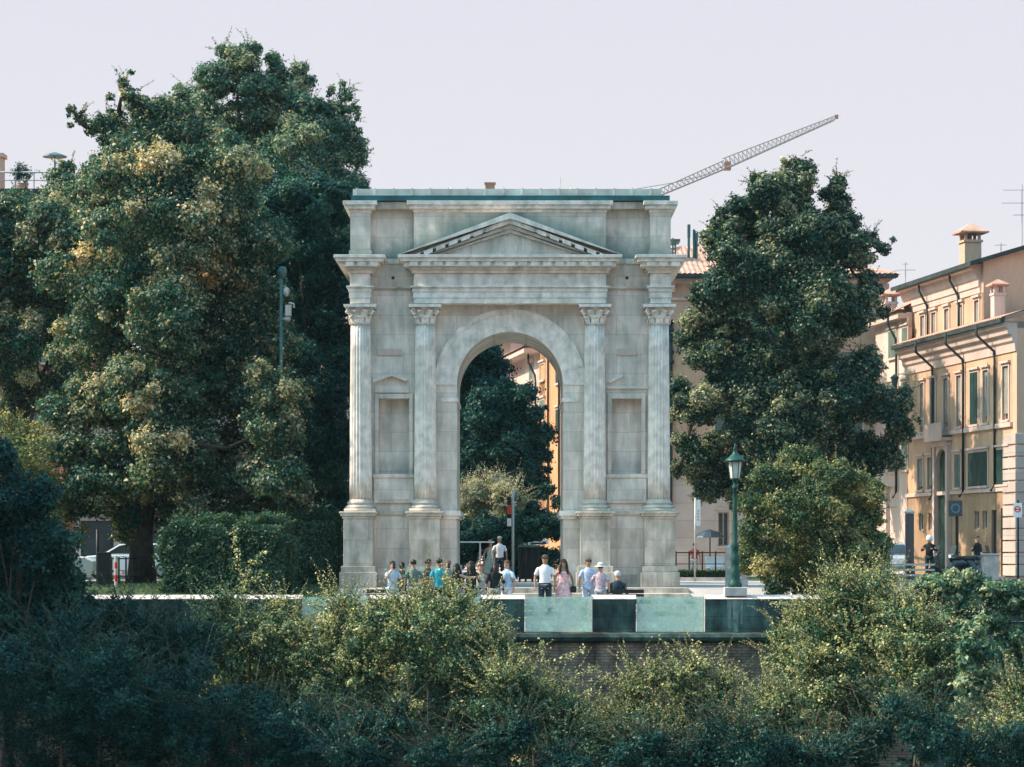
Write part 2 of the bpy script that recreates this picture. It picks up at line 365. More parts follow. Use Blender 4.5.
M['tyre'] = mat('tyre_rubber', (.02,.02,.02), .9, .1, 6, .1)
M['red'] = mat('red_plastic', (.62,.05,.03), .4, .1, 3, 0)
M['blue'] = mat('blue_sign', (.06,.25,.34), .5, .1, 3, 0)
M['castle'] = mat('castle_brick', (.30,.17,.12), .95, .2, 1, .4, joints=(.3,.09,.012,.6))
# glass balustrade: tinted, dusty
g = bpy.data.materials.new('dusty_green_glass'); g.use_nodes = True
n = g.node_tree.nodes; l = g.node_tree.links; out = n['Material Output']; b = n['Principled BSDF']
b.inputs['Base Color'].default_value = (.78,.80,.74,1); b.inputs['Roughness'].default_value = .22
tr = n.new('ShaderNodeBsdfTransparent'); tr.inputs[0].default_value = (.66,.88,.80,1)
tl = n.new('ShaderNodeBsdfTranslucent'); tl.inputs[0].default_value = (.85,.95,.86,1)
m1 = n.new('ShaderNodeMixShader'); m2 = n.new('ShaderNodeMixShader'); m1.inputs[0].default_value = .5
tcn = n.new('ShaderNodeTexCoord'); nz = n.new('ShaderNodeTexNoise'); nz.inputs['Scale'].default_value = 2.4; nz.inputs['Detail'].default_value = 14; nz.inputs['Roughness'].default_value = .85
rr = n.new('ShaderNodeValToRGB'); rr.color_ramp.elements[0].position = .40; rr.color_ramp.elements[0].color = (.12,.12,.12,1); rr.color_ramp.elements[1].position = .58; rr.color_ramp.elements[1].color = (.98,.98,.98,1)
l.new(tcn.outputs['Object'], nz.inputs[0]); l.new(nz.outputs[0], rr.inputs[0]); l.new(rr.outputs[0], m2.inputs[0])
l.new(b.outputs[0], m1.inputs[1]); l.new(tl.outputs[0], m1.inputs[2]); l.new(tr.outputs[0], m2.inputs[1]); l.new(m1.outputs[0], m2.inputs[2]); l.new(m2.outputs[0], out.inputs[0])
M['balglass'] = g

# ------------------------------------------------------------------ ground, river
ZT = -.8; YP = 72.0
def struct(o, kind='structure'): o['kind'] = kind; return o
mb = MB()
def strip(mb, x0, x1, pts):
    for (ya,za),(yb,zb) in zip(pts, pts[1:]): mb.quad((x0,ya,za),(x1,ya,za),(x1,yb,zb),(x0,yb,zb))
strip(mb, -1500, 1500, [(YP+.3,ZT),(77.5,ZT),(81.3,0),(3000,0)])
struct(mb.build('ground', M['paving']))
mb = MB(); strip(mb, -3000, 3000, [(-400,-9),(58,-9)]); struct(mb.build('river', M['water']))
mb = MB(); strip(mb, -300, 300, [(54,-9.6),(60,-8.2),(66,-7),(YP+.2,-6.3)]); struct(mb.build('river_bank', M['soil']))
mb = MB(); mb.box(XX(360,77.5), XX(745,77.5), YP+.46, 77.4, ZT+.002, ZT+.008); struct(mb.build('terrace', M['terrace']))
# steps from the terrace up to the arch
mb = MB(); x0, x1 = XX(395,80), XX(690,80)
for i in range(5): mb.box(x0, x1, 77.4+i*.78, 81.6, ZT+i*.16-.05 if i else ZT-.1, ZT+(i+1)*.16+.012)
tag(mb.build('terrace_steps', M['stone_dirty'], bevel=.015), 'wide pale stone steps leading up to the arch', 'steps')
mb = MB(); x0, x1 = XX(-60,88), XX(340,82)
strip(mb, x0-6, x1, [(YP+.46,ZT+.006),(77.5,ZT+.006),(81.3,.006),(99,.006)]); struct(mb.build('lawn', M['grass']))
mb = MB(); strip(mb, XX(676,108), XX(905,108), [(100,.008),(101,.03),(113,.03)]); struct(mb.build('lawn', M['grass']))
mb = MB(); strip(mb, -60, -3, [(103,.006),(124,.006)]); struct(mb.build('road', M['asphalt']))
mb = MB(); strip(mb, XX(880,100), 60, [(92,.006),(128,.006)]); struct(mb.build('road', M['asphalt']))
mb = MB(); strip(mb, XX(905,84), 60, [(YP+.4,-.06),(78,-.02),(88,.03)]); struct(mb.build('dry_grass', M['drygrass']))

# ------------------------------------------------------------------ parapet
par = empty('parapet', (0, YP, 0)); tag(par, 'long stone river parapet with pale coping and green glass panels', 'wall')
ztop = ZZ(596.5, YP); zb = ZZ(632, YP)
gl = [301.5, 413, 524.5, 636]; edges = [(-120, gl[0])]+[(a+68, b) for a, b in zip(gl, gl[1:])]+[(gl[-1]+68+2, 912)]
bk = MB()
bk.box(XX(-120,YP), XX(912,YP), -.05, .5, zb-.9, zb-.003)
bk.build('footing', M['brick'], par)
for a, b2 in edges:
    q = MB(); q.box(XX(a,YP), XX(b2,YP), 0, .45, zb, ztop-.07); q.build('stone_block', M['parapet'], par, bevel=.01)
    q = MB(); q.prismx([(-.03,ztop-.07),(.48,ztop-.07),(.48,ztop+.03),(.4,ztop+.04),(.02,ztop-.035)], XX(a,YP)-.01, XX(b2,YP)+.01); q.build('coping', M['coping'], par)
for a in gl:
    q = MB(); q.box(XX(a,YP)+.02, XX(a+68,YP)-.02, .05, .075, zb+.002, ztop-.01); q.build('glass_panel', M['balglass'], par)
    q = MB(); q.box(XX(a+68,YP)-.015, XX(a+68,YP)+.0, -.005, .2, zb+.003, ztop+.005); q.build('panel_post', M['greymetal'], par)
q = MB(); q.prismx([(0,-.02+zb-.004),(-.16,zb-.05),(-.2,zb-.14),(-.16,zb-.24),(-.05,zb-.3),(0,zb-.3)], XX(-120,YP), XX(912,YP))
q.v = [(x,y-.052,z) for x,y,z in q.v]; q.build('string_course', M['parapet'], par)
rw = MB(); rw.box(XX(-160,YP), XX(912,YP), YP-.05, YP+.35, -9, zb-.905)
tag(rw.build('river_wall', M['brick']), 'tall brick river wall below the stone parapet', 'wall')
# wall turning towards the camera at the right
q = MB(); a = Vector((XX(912,YP),YP-.06,0)); b_ = Vector((XX(1180,74.5),74.5,0)); dd = (b_-a).normalized(); nn = Vector((dd.y,-dd.x,0))
zt = ZZ(590,YP)
pts = [a, b_, b_-nn*.5, a-nn*.5]
q.add([(p.x,p.y,-9) for p in pts]+[(p.x,p.y,zt) for p in pts], [(0,1,5,4),(1,2,6,5),(2,3,7,6),(3,0,4,7),(4,5,6,7)])
tag(q.build('retaining_wall', M['parapet']), 'ivy-topped dark retaining wall turning away at the right edge', 'wall')
q = MB(); q.add([(a.x,a.y+.02,-.15),(b_.x,b_.y,-.15),(b_.x+40,b_.y,-.15),(60,78,-.15),(a.x,78,-.15)], [(0,1,2,3,4)]); struct(q.build('dry_grass', M['drygrass']))

# ------------------------------------------------------------------ the arch
AK = 31.33
AX = lambda px: (px-510)/AK
AZ = lambda py: (587.2-py)/AK
arch = empty('triumphal_arch', (XX(510,83), 83, 0)); tag(arch, 'weathered white stone triumphal arch with four fluted columns and a pediment', 'arch')
D = 4.5
# piers with niches
for sx0, sx1, nx0, nx1, lab in ((353,457,379,409,None),(563,667,612,641,None)):
    q = MB(); a, b2 = AX(sx0), AX(sx1); H = AZ(385)
    ops = [(AX(nx0), AX(nx1), AZ(474), AZ(399))]
    wall(q, b2-a, H, ops, .4, 0, a, 0); wall(q, b2-a, H, ops, .4, 0, a, D, True, -1)
    for x in (a, b2): q.quad((x,0,0),(x,D,0),(x,D,H),(x,0,H))
    q.build('pier', M['stone'], arch)
# spandrel block with the round arch
q = MB(); r = 53/AK; cx, cz = AX(510), AZ(385); top = AZ(305); seg = 40
arc = [(cx-r*math.cos(PI*i/seg), cz+r*math.sin(PI*i/seg)) for i in range(seg+1)]
x0, x1 = AX(353), AX(667)
for y in (0, D):
    for i in range(seg):
        (ax_, az_), (bx_, bz_) = arc[i], arc[i+1]
        q.quad((ax_,y,az_),(bx_,y,bz_),(bx_,y,top),(ax_,y,top))
    q.quad((x0,y,cz),(arc[0][0],y,cz),(arc[0][0],y,top),(x0,y,top)); q.quad((arc[-1][0],y,cz),(x1,y,cz),(x1,y,top),(arc[-1][0],y,top))
for i in range(seg):
    (ax_, az_), (bx_, bz_) = arc[i], arc[i+1]; q.quad((ax_,0,az_),(ax_,D,az_),(bx_,D,bz_),(bx_,0,bz_))
for x in (x0, x1): q.quad((x,0,cz),(x,D,cz),(x,D,top),(x,0,top))
q.build('spandrel', M['stone'], arch)
# archivolt with voussoir joints
for yy, sgn in ((-.03, 1), (D+.03, -1)):
    nv = 13
    for k in range(nv):
        q = MB(); a0 = PI*k/nv+.0012; a1 = PI*(k+1)/nv-.0012; ns = 5
        for (ra, rb, y0) in ((53.1,58,.012),(58,71,0),(71,76,-.03)):
            vs = []
            for i in range(ns+1):
                t = a0+(a1-a0)*i/ns
                for rr_ in (ra, rb): vs.append((cx-rr_/AK*math.cos(t), cz+rr_/AK*math.sin(t)))
            yf = yy+y0*sgn; yb = 0.002 if sgn > 0 else D-.002
            n0 = len(q.v)
            q.add([(x,yf,z) for x,z in vs]+[(x,yb,z) for x,z in vs],
                  [(2*i,2*i+1,2*i+3,2*i+2) for i in range(ns)]+[(2*i,2*i+2,2*i+2+len(vs),2*i+len(vs)) for i in range(ns)]+
                  [(2*i+1,2*i+3,2*i+3+len(vs),2*i+1+len(vs)) for i in range(ns)]+[(0,1,1+len(vs),len(vs)),(2*ns,2*ns+1,2*ns+1+len(vs),2*ns+len(vs))])
        q.build('voussoir', M['stone_trim'], arch)
# imposts and inner pedestal moulding
for s_ in (0, 1):
    for (p0, p1, z0_, z1_, pj) in ((441,457,398,402,.04),(443,457,511,516,.12),(443,457,516,519,.07),(441,457,566,587,.08)):
        a, b2 = (AX(p0), AX(p1)) if s_ == 0 else (-AX(p1), -AX(p0)); q = MB()
        if s_ == 0: q.box(a, b2+pj, -pj, D+pj, AZ(z1_), AZ(z0_))
        else: q.box(a-pj, b2, -pj, D+pj, AZ(z1_), AZ(z0_))
        q.build('impost', M['stone_trim'], arch, bevel=.012)

# niches: frame, little pediment, sill, apron
for c0, full in ((394,True),(626.5,False)):
    q = MB(); X = lambda p: AX(c0+p)
    q.box(X(-19),X(-15.3),-.07,-.002,AZ(474),AZ(394)); q.box(X(15.3),X(19),-.07,-.002,AZ(474),AZ(394))
    q.box(X(-15.3),X(15.3),-.07,-.002,AZ(398.7),AZ(394))
    q.box(X(-21),X(21),-.14,-.002,AZ(478),AZ(474.2)); q.box(X(-20),X(20),-.10,-.002,AZ(503),AZ(478.1))
    q.box(X(-16),X(16),-.125,-.1,AZ(500),AZ(482))
    if full:
        q.prism([(X(-21),AZ(383)),(X(-21),AZ(380)),(X(-2),AZ(373)),(X(13),AZ(379)),(X(13),AZ(382)),(X(-2),AZ(376.5))], -.16, -.002)
        q.box(X(-19),X(15),-.05,-.003,AZ(393),AZ(386))
    else:
        q.box(X(-20),X(21),-.08,-.002,AZ(389),AZ(386.5)); q.prism([(X(-18),AZ(381)),(X(-4),AZ(375)),(X(-4),AZ(377)),(X(-17),AZ(383.5))], -.12, -.002)
    q.build('niche_frame', M['stone'], arch, bevel=.008)
    q = MB(); tl_ = (377,402) if full else (617,636)
    q.box(AX(tl_[0]),AX(tl_[1]),-.05,-.002,AZ(355.5),AZ(349)); q.build('tablet', M['cream'], arch, bevel=.006)
# columns
def column(x, y, side, parent):
    q = MB(); z0, z1 = AZ(500), AZ(325); rb, rt = .355, .315
    prof = []
    for i in range(9):
        f = i/8; prof.append((rb+(rt-rb)*f**1.6, z0+(z1-z0)*f))
    q.lathe(prof, (0,0), 120, flute=(20,.13)); o = q.build('column', M['stone_trim'], parent, True); o.location = (x,y,0)
    q = MB(); z = AZ(512)
    q.box(-.5,.5,-.5,.5,z,z+.1)
    q.lathe([(.47,z+.102),(.5,z+.14),(.47,z+.19),(.42,z+.2),(.40,z+.24),(.43,z+.26),(.43,z+.30),(.38,z+.33),(.36,z0+.01)], (0,0), 32)
    q.build('base', M['stone_dirty'], o, True)
    q = MB(); zc, zt_ = AZ(325), AZ(306); H = zt_-zc
    q.lathe([(.32,zc-.03),(.345,zc-.01),(.32,zc+.02),(.31,zc+.1),(.33,zc+H*.6),(.42,zc+H*.88)], (0,0), 24)
    q.prism([(-.5,zt_-.09),(.5,zt_-.09),(.53,zt_),(-.53,zt_)], -.5, .5)
    for tier, (zz, h, r0, out, nl, ph) in enumerate(((zc, H*.42, .33, .12, 8, 0), (zc+H*.3, H*.42, .35, .15, 8, PI/8))):
        for k in range(nl):
            t = ph+2*PI*k/nl; ct, st = math.cos(t), math.sin(t); w = .105
            L = [(r0,zz,w),(r0+.03,zz+h*.55,w*1.15),(r0+out*.7,zz+h*.95,w),(r0+out,zz+h*.85,w*.5),(r0+out*.95,zz+h*.7,w*.3)]
            vs = []
            for rr_, zq, ww in L:
                vs.append((ct*rr_-st*ww, st*rr_+ct*ww, zq)); vs.append((ct*(rr_+.03), st*(rr_+.03), zq)); vs.append((ct*rr_+st*ww, st*rr_-ct*ww, zq))
            q.add(vs, [(3*i+j,3*i+j+1,3*i+j+4,3*i+j+3) for i in range(4) for j in range(2)])
    for k in range(4):
        t = PI/4+k*PI/2; ct, st = math.cos(t), math.sin(t); pts = []
        for i in range(14):
            f = i/13; a_ = -PI/2+f*2.4*PI; rr_ = .10*(1-f*.75); cr_ = .50
            pts.append((ct*(cr_+rr_*math.cos(a_)), st*(cr_+rr_*math.cos(a_)), zt_-.20+rr_*math.sin(a_)))
        pts = [(ct*.34, st*.34, zc+H*.55)]+pts
        q.tube(pts, .035, 6)
    q.build('capital', M['stone_trim'], o)
    return o
CC = [361, 425.5, 594.5, 658.5]
for px_ in CC: column(AX(px_), -.18, 1, arch)
for px_ in CC: column(AX(px_), D+.18, 1, arch)
# pedestals
for (a, b2) in ((345,374),(410.5,440.5),(579.5,609.5),(643.5,674)):
    for front in (1, 0):
        y0, y1 = (-.78, -.003) if front else (D+.003, D+.78)
        q = MB(); e = .1
        q.box(AX(a),AX(b2),y0,y1,AZ(566),AZ(519))
        for (za, zb_, pj) in ((587,572,.13),(572,566,.08),(519,516.5,.04),(516.5,514,.09),(514,512,.13)):
            q.box(AX(a)-pj, AX(b2)+pj, y0-pj*front, y1+pj*(1-front), AZ(za), AZ(zb_))
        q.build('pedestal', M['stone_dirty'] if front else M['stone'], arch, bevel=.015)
# base moulds between pedestals
for a, b2 in ((378,406.5),(613.5,640)):
    MB().box(AX(a),AX(b2),-.12,-.003,0,AZ(575)).build('base_course', M['stone_dirty'], arch, bevel=.01)
    MB().box(AX(a),AX(b2),-.07,-.003,AZ(515),AZ(511)).build('base_moulding', M['stone_dirty'], arch, bevel=.01)
# entablature
q = MB(); q.box(AX(353),AX(667),0,D,AZ(305)+.002,AZ(205)); q.build('upper_wall', M['stone_moss'], arch)
PR = [(351,371,.52,'o'),(414.5,605.5,.52,'c'),(649.5,670,.52,'o')]
def around(q, a, b2, pj0, za, zb_, pj, dy=0):
    q.box(AX(a)-pj, AX(b2)+pj, -pj0-pj, D+pj0+pj, AZ(za), AZ(zb_))
for a, b2, pj0, t in PR:
    q = MB()
    around(q, a, b2, pj0, 305, 299.6, 0); around(q, a, b2, pj0, 299.5, 293.6, .025); around(q, a, b2, pj0, 293.5, 289.5, .05); around(q, a, b2, pj0, 289.4, 287.6, .11)
    around(q, a, b2, pj0, 287.5, 275.1, 0)
    q.build('architrave', M['stone_trim'], arch, bevel=.006)
    q = MB()
    around(q, a, b2, pj0, 275, 272, .08); around(q, a, b2, pj0, 271.9, 269.1, .14)
    w0, w1 = (a-16, b2+16) if t == 'o' else (a-15, b2+15)
    around(q, a, b2, pj0, 264.5, 261.1, .42); around(q, a, b2, pj0, 261, 258, .49)
    around(q, a, b2, pj0, 269, 264.6, .31)
    x = a-4
    while x < b2+6:
        q.box(AX(x), AX(x+8.6), -pj0-.39, -pj0-.31, AZ(269), AZ(264.6)); q.box(AX(x), AX(x+8.6), D+pj0+.31, D+pj0+.39, AZ(269), AZ(264.6)); x += 12
    q.build('cornice', M['stone_trim'], arch, bevel=.006)
    q = MB()
    around(q, a, b2, pj0-.12, 257.9, 210.1, 0); around(q, a, b2, pj0-.12, 257.8, 252, .04)
    q.build('attic', M['stone_moss'], arch)
    q = MB()
    around(q, a, b2, pj0-.12, 214, 210.9, .03); around(q, a, b2, pj0-.12, 210.8, 207.1, .15); around(q, a, b2, pj0-.12, 207, 203.2, .22)
    q.build('attic_cornice', M['stone_trim'], arch, bevel=.006)
# recessed bay cornice strips
for a, b2 in ((371.5,414),(606,649)):
    for d_, z0_, z1_ in ((.13,289,287.2),(.3,210,203.1),(.05,264,259)): MB().box(AX(a),AX(b2),-d_,-.003,AZ(z0_),AZ(z1_)).build('bay_moulding', M['stone_dirty'], arch, bevel=.006)
for p in (393, 627):
    q = MB(); q.lathe([(.055,0),(.055,.02)], (0,0), 12, caps=True); q.v[-24:] = [(AX(p)+v[0], -.004-v[2]*.3, AZ(278)+v[1]) for v in q.v[-24:]]; q.build('putlog_hole', M['eave'], arch)
# pediment
def off(pt0, pt1, d): # line offset downward
    dx, dz = pt1[0]-pt0[0], pt1[1]-pt0[1]; L = math.hypot(dx, dz); return L
ap = (510, 216.5)
for s_ in (-1, 1):
    e0 = (510+s_*111.5, 258.5); q = MB()
    sl = (e0[1]-ap[1])/(e0[0]-ap[0])
    def rake(o0, o1, y0, y1, end0, endx=None):
        xs = 510+s_*end0
        pts = [(510, ap[1]+o1), (510, ap[1]+o0), (xs, ap[1]+sl*(xs-510)+o0), (xs, ap[1]+sl*(xs-510)+o1)]
        q.prism([(AX(x), AZ(min(z, 258.4) if True else z)) for x, z in pts], y0, y1)
    rake(0, 6.0, -1.0, -.3, 111); rake(6.0, 10.5, -.87, -.3, 97); rake(14.5, 18, -.60, -.3, 75)
    rake(10.5, 14.5, -.72, -.3, 84)
    x = 7
    while x < 98:
        z = ap[1]+abs(sl)*x+8.6
        q.prism([(AX(510+s_*x-4.4*s_), AZ(z+1.6-1.7)), (AX(510+s_*x-4.4*s_), AZ(z-2.6-1.7)), (AX(510+s_*x+4.4*s_), AZ(z-2.6+1.7)), (AX(510+s_*x+4.4*s_), AZ(z+1.6+1.7))], -.93, -.82); x += 12.3
    q.build('raking_cornice', M['stone_trim'], arch)
q = MB(); q.prism([(AX(402),AZ(258)),(AX(618),AZ(258)),(AX(510),AZ(220))], -.475, 0); q.build('tympanum', M['stone'], arch)
# roof
q = MB(); q.box(AX(352),AX(669),-.42,D+.42,AZ(202.4),AZ(197.3)); q.build('gutter', M['gutter'], arch)
q = MB(); q.box(AX(353.5),AX(661),-.36,D+.36,AZ(197.2),AZ(190.5))
x = 357
while x < 660: q.box(AX(x),AX(x+1.4),-.39,-.36,AZ(197),AZ(189.6)); x += 18.3
q.build('roof_flashing', M['copper'], arch)
for p, z0_, z1_, w in ((450,190.4,183.5,2.4),(572,190.4,184,2.6)):
    q = MB(); w /= AK; zz = AZ(z0_)
    q.lathe([(w*.4,zz),(w*.35,zz+.08),(w*.8,zz+.13),(w,zz+.18),(w*.6,zz+.23),(.01,zz+.26)], (AX(p),1.2), 10); q.build('finial', M['stone_dirty'], arch, True)
q = MB(); q.box(AX(485),AX(494.5),1.0,1.35,AZ(190.4),AZ(179)); q.box(AX(484),AX(495.5),.95,1.4,AZ(179),AZ(178)); q.build('roof_vent', mat('brown_box', (.30,.19,.12)), arch)
q = MB(); q.box(AX(499),AX(520),1.0,2,AZ(190.4),AZ(187)); q.build('hatch', M['copper'], arch)
q = MB(); q.tube([(AX(561),1,AZ(190)),(AX(561),1,AZ(172))], .012, 4); q.build('lightning_rod', M['greymetal'], arch)

# ------------------------------------------------------------------ buildings
TH = R(8.9); SX, SY = math.sin(TH), math.cos(TH)
class Facade:
    """street front that recedes to the left; local x runs from its far end to its near end"""
    def __init__(s, name, label, pxn, Yn, t1, inset=0, base=0):
        s.p0 = Vector((XX(pxn,Yn), Yn, 0)); s.t1 = t1
        far = s.p0+Vector((-SX,SY,0))*t1
        s.root = empty(name, (far.x, far.y, base), math.atan2(-SY, SX)); tag(s.root, label, 'building'); s.base = base
    def t(s, px):
        k = (px-CX)/F; return (s.p0.x-k*s.p0.y)/(SX+k*SY)
    def u(s, px): return s.t1-s.t(px)
    def z(s, px, py): return CZ+(HY-py)/F*(s.p0.y+SY*s.t(px))-s.base
    def op(s, a, b, ztop, zbot): return (s.u(a), s.u(b), zbot, ztop)
def window(root, o, style='blind', rec=.16, trim=True, shut=None, tmat='cream'):
    a, b, c, e = o
    q = MB(); fw = .06
    if trim:
        w = .12
        q.box(a-w,a,-.05,.02,c,e+w); q.box(b,b+w,-.05,.02,c,e+w); q.box(a,b,-.05,.02,e,e+w); q.box(a-w-.08,b+w+.08,-.14,.02,e+w+.002,e+w+.1)
        q.box(a-w,b+w,-.12,.02,c-.1,c-.002)
    q.box(a+.002,a+fw,rec-.06,rec-.01,c,e); q.box(b-fw,b-.002,rec-.06,rec-.01,c,e); q.box(a+fw,b-fw,rec-.06,rec-.01,e-fw,e-.002); q.box(a+fw,b-fw,rec-.06,rec-.01,c+.002,c+fw)
    m_ = (a+b)/2; q.box(m_-.025,m_+.025,rec-.06,rec-.01,c+fw,e-fw)
    f = q.build('window', M[tmat], root)
    q = MB(); q.quad((a+.01,rec-.03,c+.01),(b-.01,rec-.03,c+.01),(b-.01,rec-.03,e-.01),(a+.01,rec-.03,e-.01)); q.build('pane', M['glass'], f)
    if style == 'blind':
        q = MB(); q.box(a+.04,b-.04,.04,.07,c+(e-c)*.12,e-.01); q.build('blind', M['blind'], f)
    elif style in ('shutter', 'shutter_pale'):
        for k, (p0, p1) in enumerate(((a-.02,m_-.01),(m_+.01,b+.02))):
            q = MB(); q.box(p0,p1,-.06,-.02,c,e); q.build('shutter', M[style], f)
    elif style == 'open':
        w = (b-a)/2
        for p0, p1 in ((a-w,a-.02),(b+.02,b+w)):
            q = MB(); q.box(p0,p1,-.12,-.07,c,e); q.build('shutter', M['shutter_pale'], f)
def downpipe(root, x, ztop, zbot, reach=.9, m='eave'):
    q = MB(); q.tube([(x-.0,-reach,ztop),(x,-reach,ztop-.5),(x+.1,-.14,ztop-1.2),(x+.1,-.1,ztop-1.6),(x+.1,-.1,zbot+.3),(x+.1,-.28,zbot)], .06, 8); q.build('downpipe', M[m], root, True)
def tiles(mb, x0, x1, ya, za, yb, zb_, period=.27, amp=.06):
    """corrugated tile slope from eave line (ya,za) up to ridge (yb,zb)"""
    n = int((x1-x0)/period*4); up = Vector((0,-(zb_-za),(yb-ya))).normalized()
    if up.z < 0: up = -up
    base = len(mb.v); rows = 6
    for j in range(rows+1):
        for i in range(n+1):
            x = x0+(x1-x0)*i/n; h = amp*abs(math.sin(PI*(x-x0)/period)); f = j/rows
            st = .025*(1-(f*rows*3)%1)
            mb.v.append((x, ya+(yb-ya)*f+up.y*(h+st), za+(zb_-za)*f+up.z*(h+st)))
    for j in range(rows):
        for i in range(n):
            p = base+j*(n+1)+i; mb.f.append((p,p+1,p+n+2,p+n+1))
def chimney(root, x, y, z0, z1, w, cap='tile', m='cream', name='chimney'):
    q = MB(); q.box(x-w/2,x+w/2,y-w/2,y+w/2,z0,z1)
    q.box(x-w*.58,x+w*.58,y-w*.58,y+w*.58,z1-.12,z1-.02)
    for dx in (-.4,.4):
        for dy in (-.4,.4): q.box(x+dx*w-.06,x+dx*w+.06,y+dy*w-.06,y+dy*w+.06,z1,z1+.3)
    o = q.build(name, M[m], root)
    q = MB(); W_ = w*.85; zz = z1+.3
    q.add([(x-W_,y-W_,zz),(x+W_,y-W_,zz),(x+W_,y+W_,zz),(x-W_,y+W_,zz),(x,y,zz+w*.65),(x-W_,y-W_,zz+.07),(x+W_,y-W_,zz+.07),(x+W_,y+W_,zz+.07),(x-W_,y+W_,zz+.07)],
          [(3,2,1,0),(0,1,6,5),(1,2,7,6),(2,3,8,7),(3,0,5,8),(5,6,4),(6,7,4),(7,8,4),(8,5,4)])
    q.build('cap', M['tile'], o)

# palace at the right: lower street front plus the taller set-back block
pal = Facade('palace', 'peach palace with drainpipes and green shutters on the right edge', 1012, 113, 15.0)
rt = pal.root
zc = pal.z(1012, 322)
zt2 = pal.z(1006,366); zb2 = pal.z(1006,420)
ops2 = [pal.op(a,b,zt2,zb2) for a,b in ((920.5,924.5),(931,936),(944,948.7),(957,961.7),(971,978.5),(983.5,988.5),(1003,1009))]
zt1 = pal.z(980,452); zb1 = pal.z(980,486)
ops1 = [pal.op(a,b,zt1,zb1) for a,b in ((918,923.5),(928,933.5),(955.5,961),(969,988),(996.5,1009))]
zt0 = pal.z(980,511); zb0 = pal.z(980,529)
ops0 = [pal.op(a,b,zt0,zb0) for a,b in ((919,923.5),(928.5,933.5),(974.5,979.5),(982.5,987.5))]
doors = [pal.op(991.5,996.5,pal.z(994,510),.02), pal.op(1001,1008,pal.z(1004,508),.02), pal.op(938,949,pal.z(943,449),.02)]
L = 15.0; zmid = pal.z(980,490)
q = MB(); wall(q, L, zmid, ops0+doors[:2]+[(doors[2][0],doors[2][1],.02,zmid)], .2); q.quad((L,0,0),(L,14,0),(L,14,zmid),(L,0,zmid)); q.quad((0,0,0),(0,14,0),(0,14,zmid),(0,0,zmid)); q.build('ground_floor_wall', M['peach_shade'], rt)
q = MB(); wall(q, L, zc-1.3, ops1+ops2+[(doors[2][0],doors[2][1],zmid,doors[2][3])], .2, zmid); q.quad((L,0,zmid),(L,14,zmid),(L,14,zc-.3),(L,0,zc-.3)); q.quad((0,0,zmid),(0,14,zmid),(0,14,zc-.3),(0,0,zc-.3))
q.build('upper_floor_wall', M['peach'], rt)
q = MB(); q.box(-.05,L+.08,-.08,.02,zmid-.12,zmid+.05); q.box(-.05,L+.1,-.12,.02,zb2-.32,zb2-.12); q.build('string_course', M['cream'], rt)
q = MB(); q.prismx([(.02,zc-1.3),(-.06,zc-1.3),(-.1,zc-.95),(-.2,zc-.85),(-.24,zc-.6),(-.4,zc-.55),(-.45,zc-.3),(-.6,zc-.25),(-.6,zc-.05),(.02,zc-.05)], -.1, L+.6)
q.build('cornice', M['cream'], rt)
q = MB(); q.box(-.1,L+.7,-.78,-.6,zc-.08,zc+.08); q.build('gutter', M['eave'], rt)
q = MB(); tiles(q, -.1, L+.7, -.7, zc+.08, .33, zc+.42); _u = pal.u(983.5)+.1; tiles(q, _u, L+.7, .33, zc+.42, 6, zc+1.9); q.quad((_u,6,zc+1.9),(L+.7,6,zc+1.9),(L+.7,14,zc),(_u,14,zc)); q.add([(L+.69,-.7,zc-.02),(L+.69,14,zc-.02),(L+.69,6,zc+1.9)],[(0,1,2)]); q.build('roof', M['tile'], rt)
q = MB(); q.box(L+.003,L+.6,.003,14,0,zc-.3); q.build('end_wall', M['tanwall'], rt)
q = MB()
for i in range(12): q.box(L-.95,L+.66,-.09,.6,.05+i*.52,.05+i*.52+.46)
q.build('quoins', M['greyrust'], rt, bevel=.02)
for k, o in enumerate(ops2): window(rt, o, 'shutter' if k == 4 else 'blind')
for k, o in enumerate(ops1): window(rt, o, 'shutter' if k >= 3 else 'shutter_pale' if k == 2 else 'blind')
for o in ops0: window(rt, o, 'none', trim=False)
for o in doors[:2]:
    q = MB(); q.box(o[0]+.01,o[1]-.01,.1,.15,o[2],o[3]-.01); q.build('door', M['blackmetal'], rt)
o = doors[2]; cxd = (o[0]+o[1])/2
q = MB(); q.box(o[0]+.01,o[1]-.01,.1,.15,.03,o[3]-.01); dr = q.build('portal_door', M['shutter'], rt)
q = MB(); q.box(o[0]-.3,o[0]-.002,-.2,.02,0,o[3]+.1); q.box(o[1]+.002,o[1]+.3,-.2,.02,0,o[3]+.1)
q.box(o[0]-.5,o[1]+.5,-.55,.02,o[3]+.35,o[3]+.5); q.box(o[0]-.35,o[1]+.35,-.25,.02,o[3]+.101,o[3]+.34)
seg_ = 10
for i in range(seg_):
    a0, a1 = PI*i/seg_, PI*(i+1)/seg_; w = (o[1]-o[0])/2
    q.prism([(cxd-w*math.cos(a0),o[3]+.1),(cxd-w*math.cos(a0)*1.0,o[3]-w*.9*(1-math.sin(a0))),(cxd-w*math.cos(a1),o[3]-w*.9*(1-math.sin(a1))),(cxd-w*math.cos(a1),o[3]+.1)], -.1, .08)
q.box(o[0]-.5,o[1]+.5,-.55,-.5,o[3]+.5,o[3]+1.2); q.build('portal', M['cream'], rt)
for p, yt, yb_ in ((934,348,500),(964.5,340,497),(996,331,491)): downpipe(rt, pal.u(p), pal.z(p,yt)+.3, pal.z(p,yb_))
# small chimney on the lower roof
chimney(rt, pal.u(986), .55, zc-.2, pal.z(992,291), .5, m='cream')
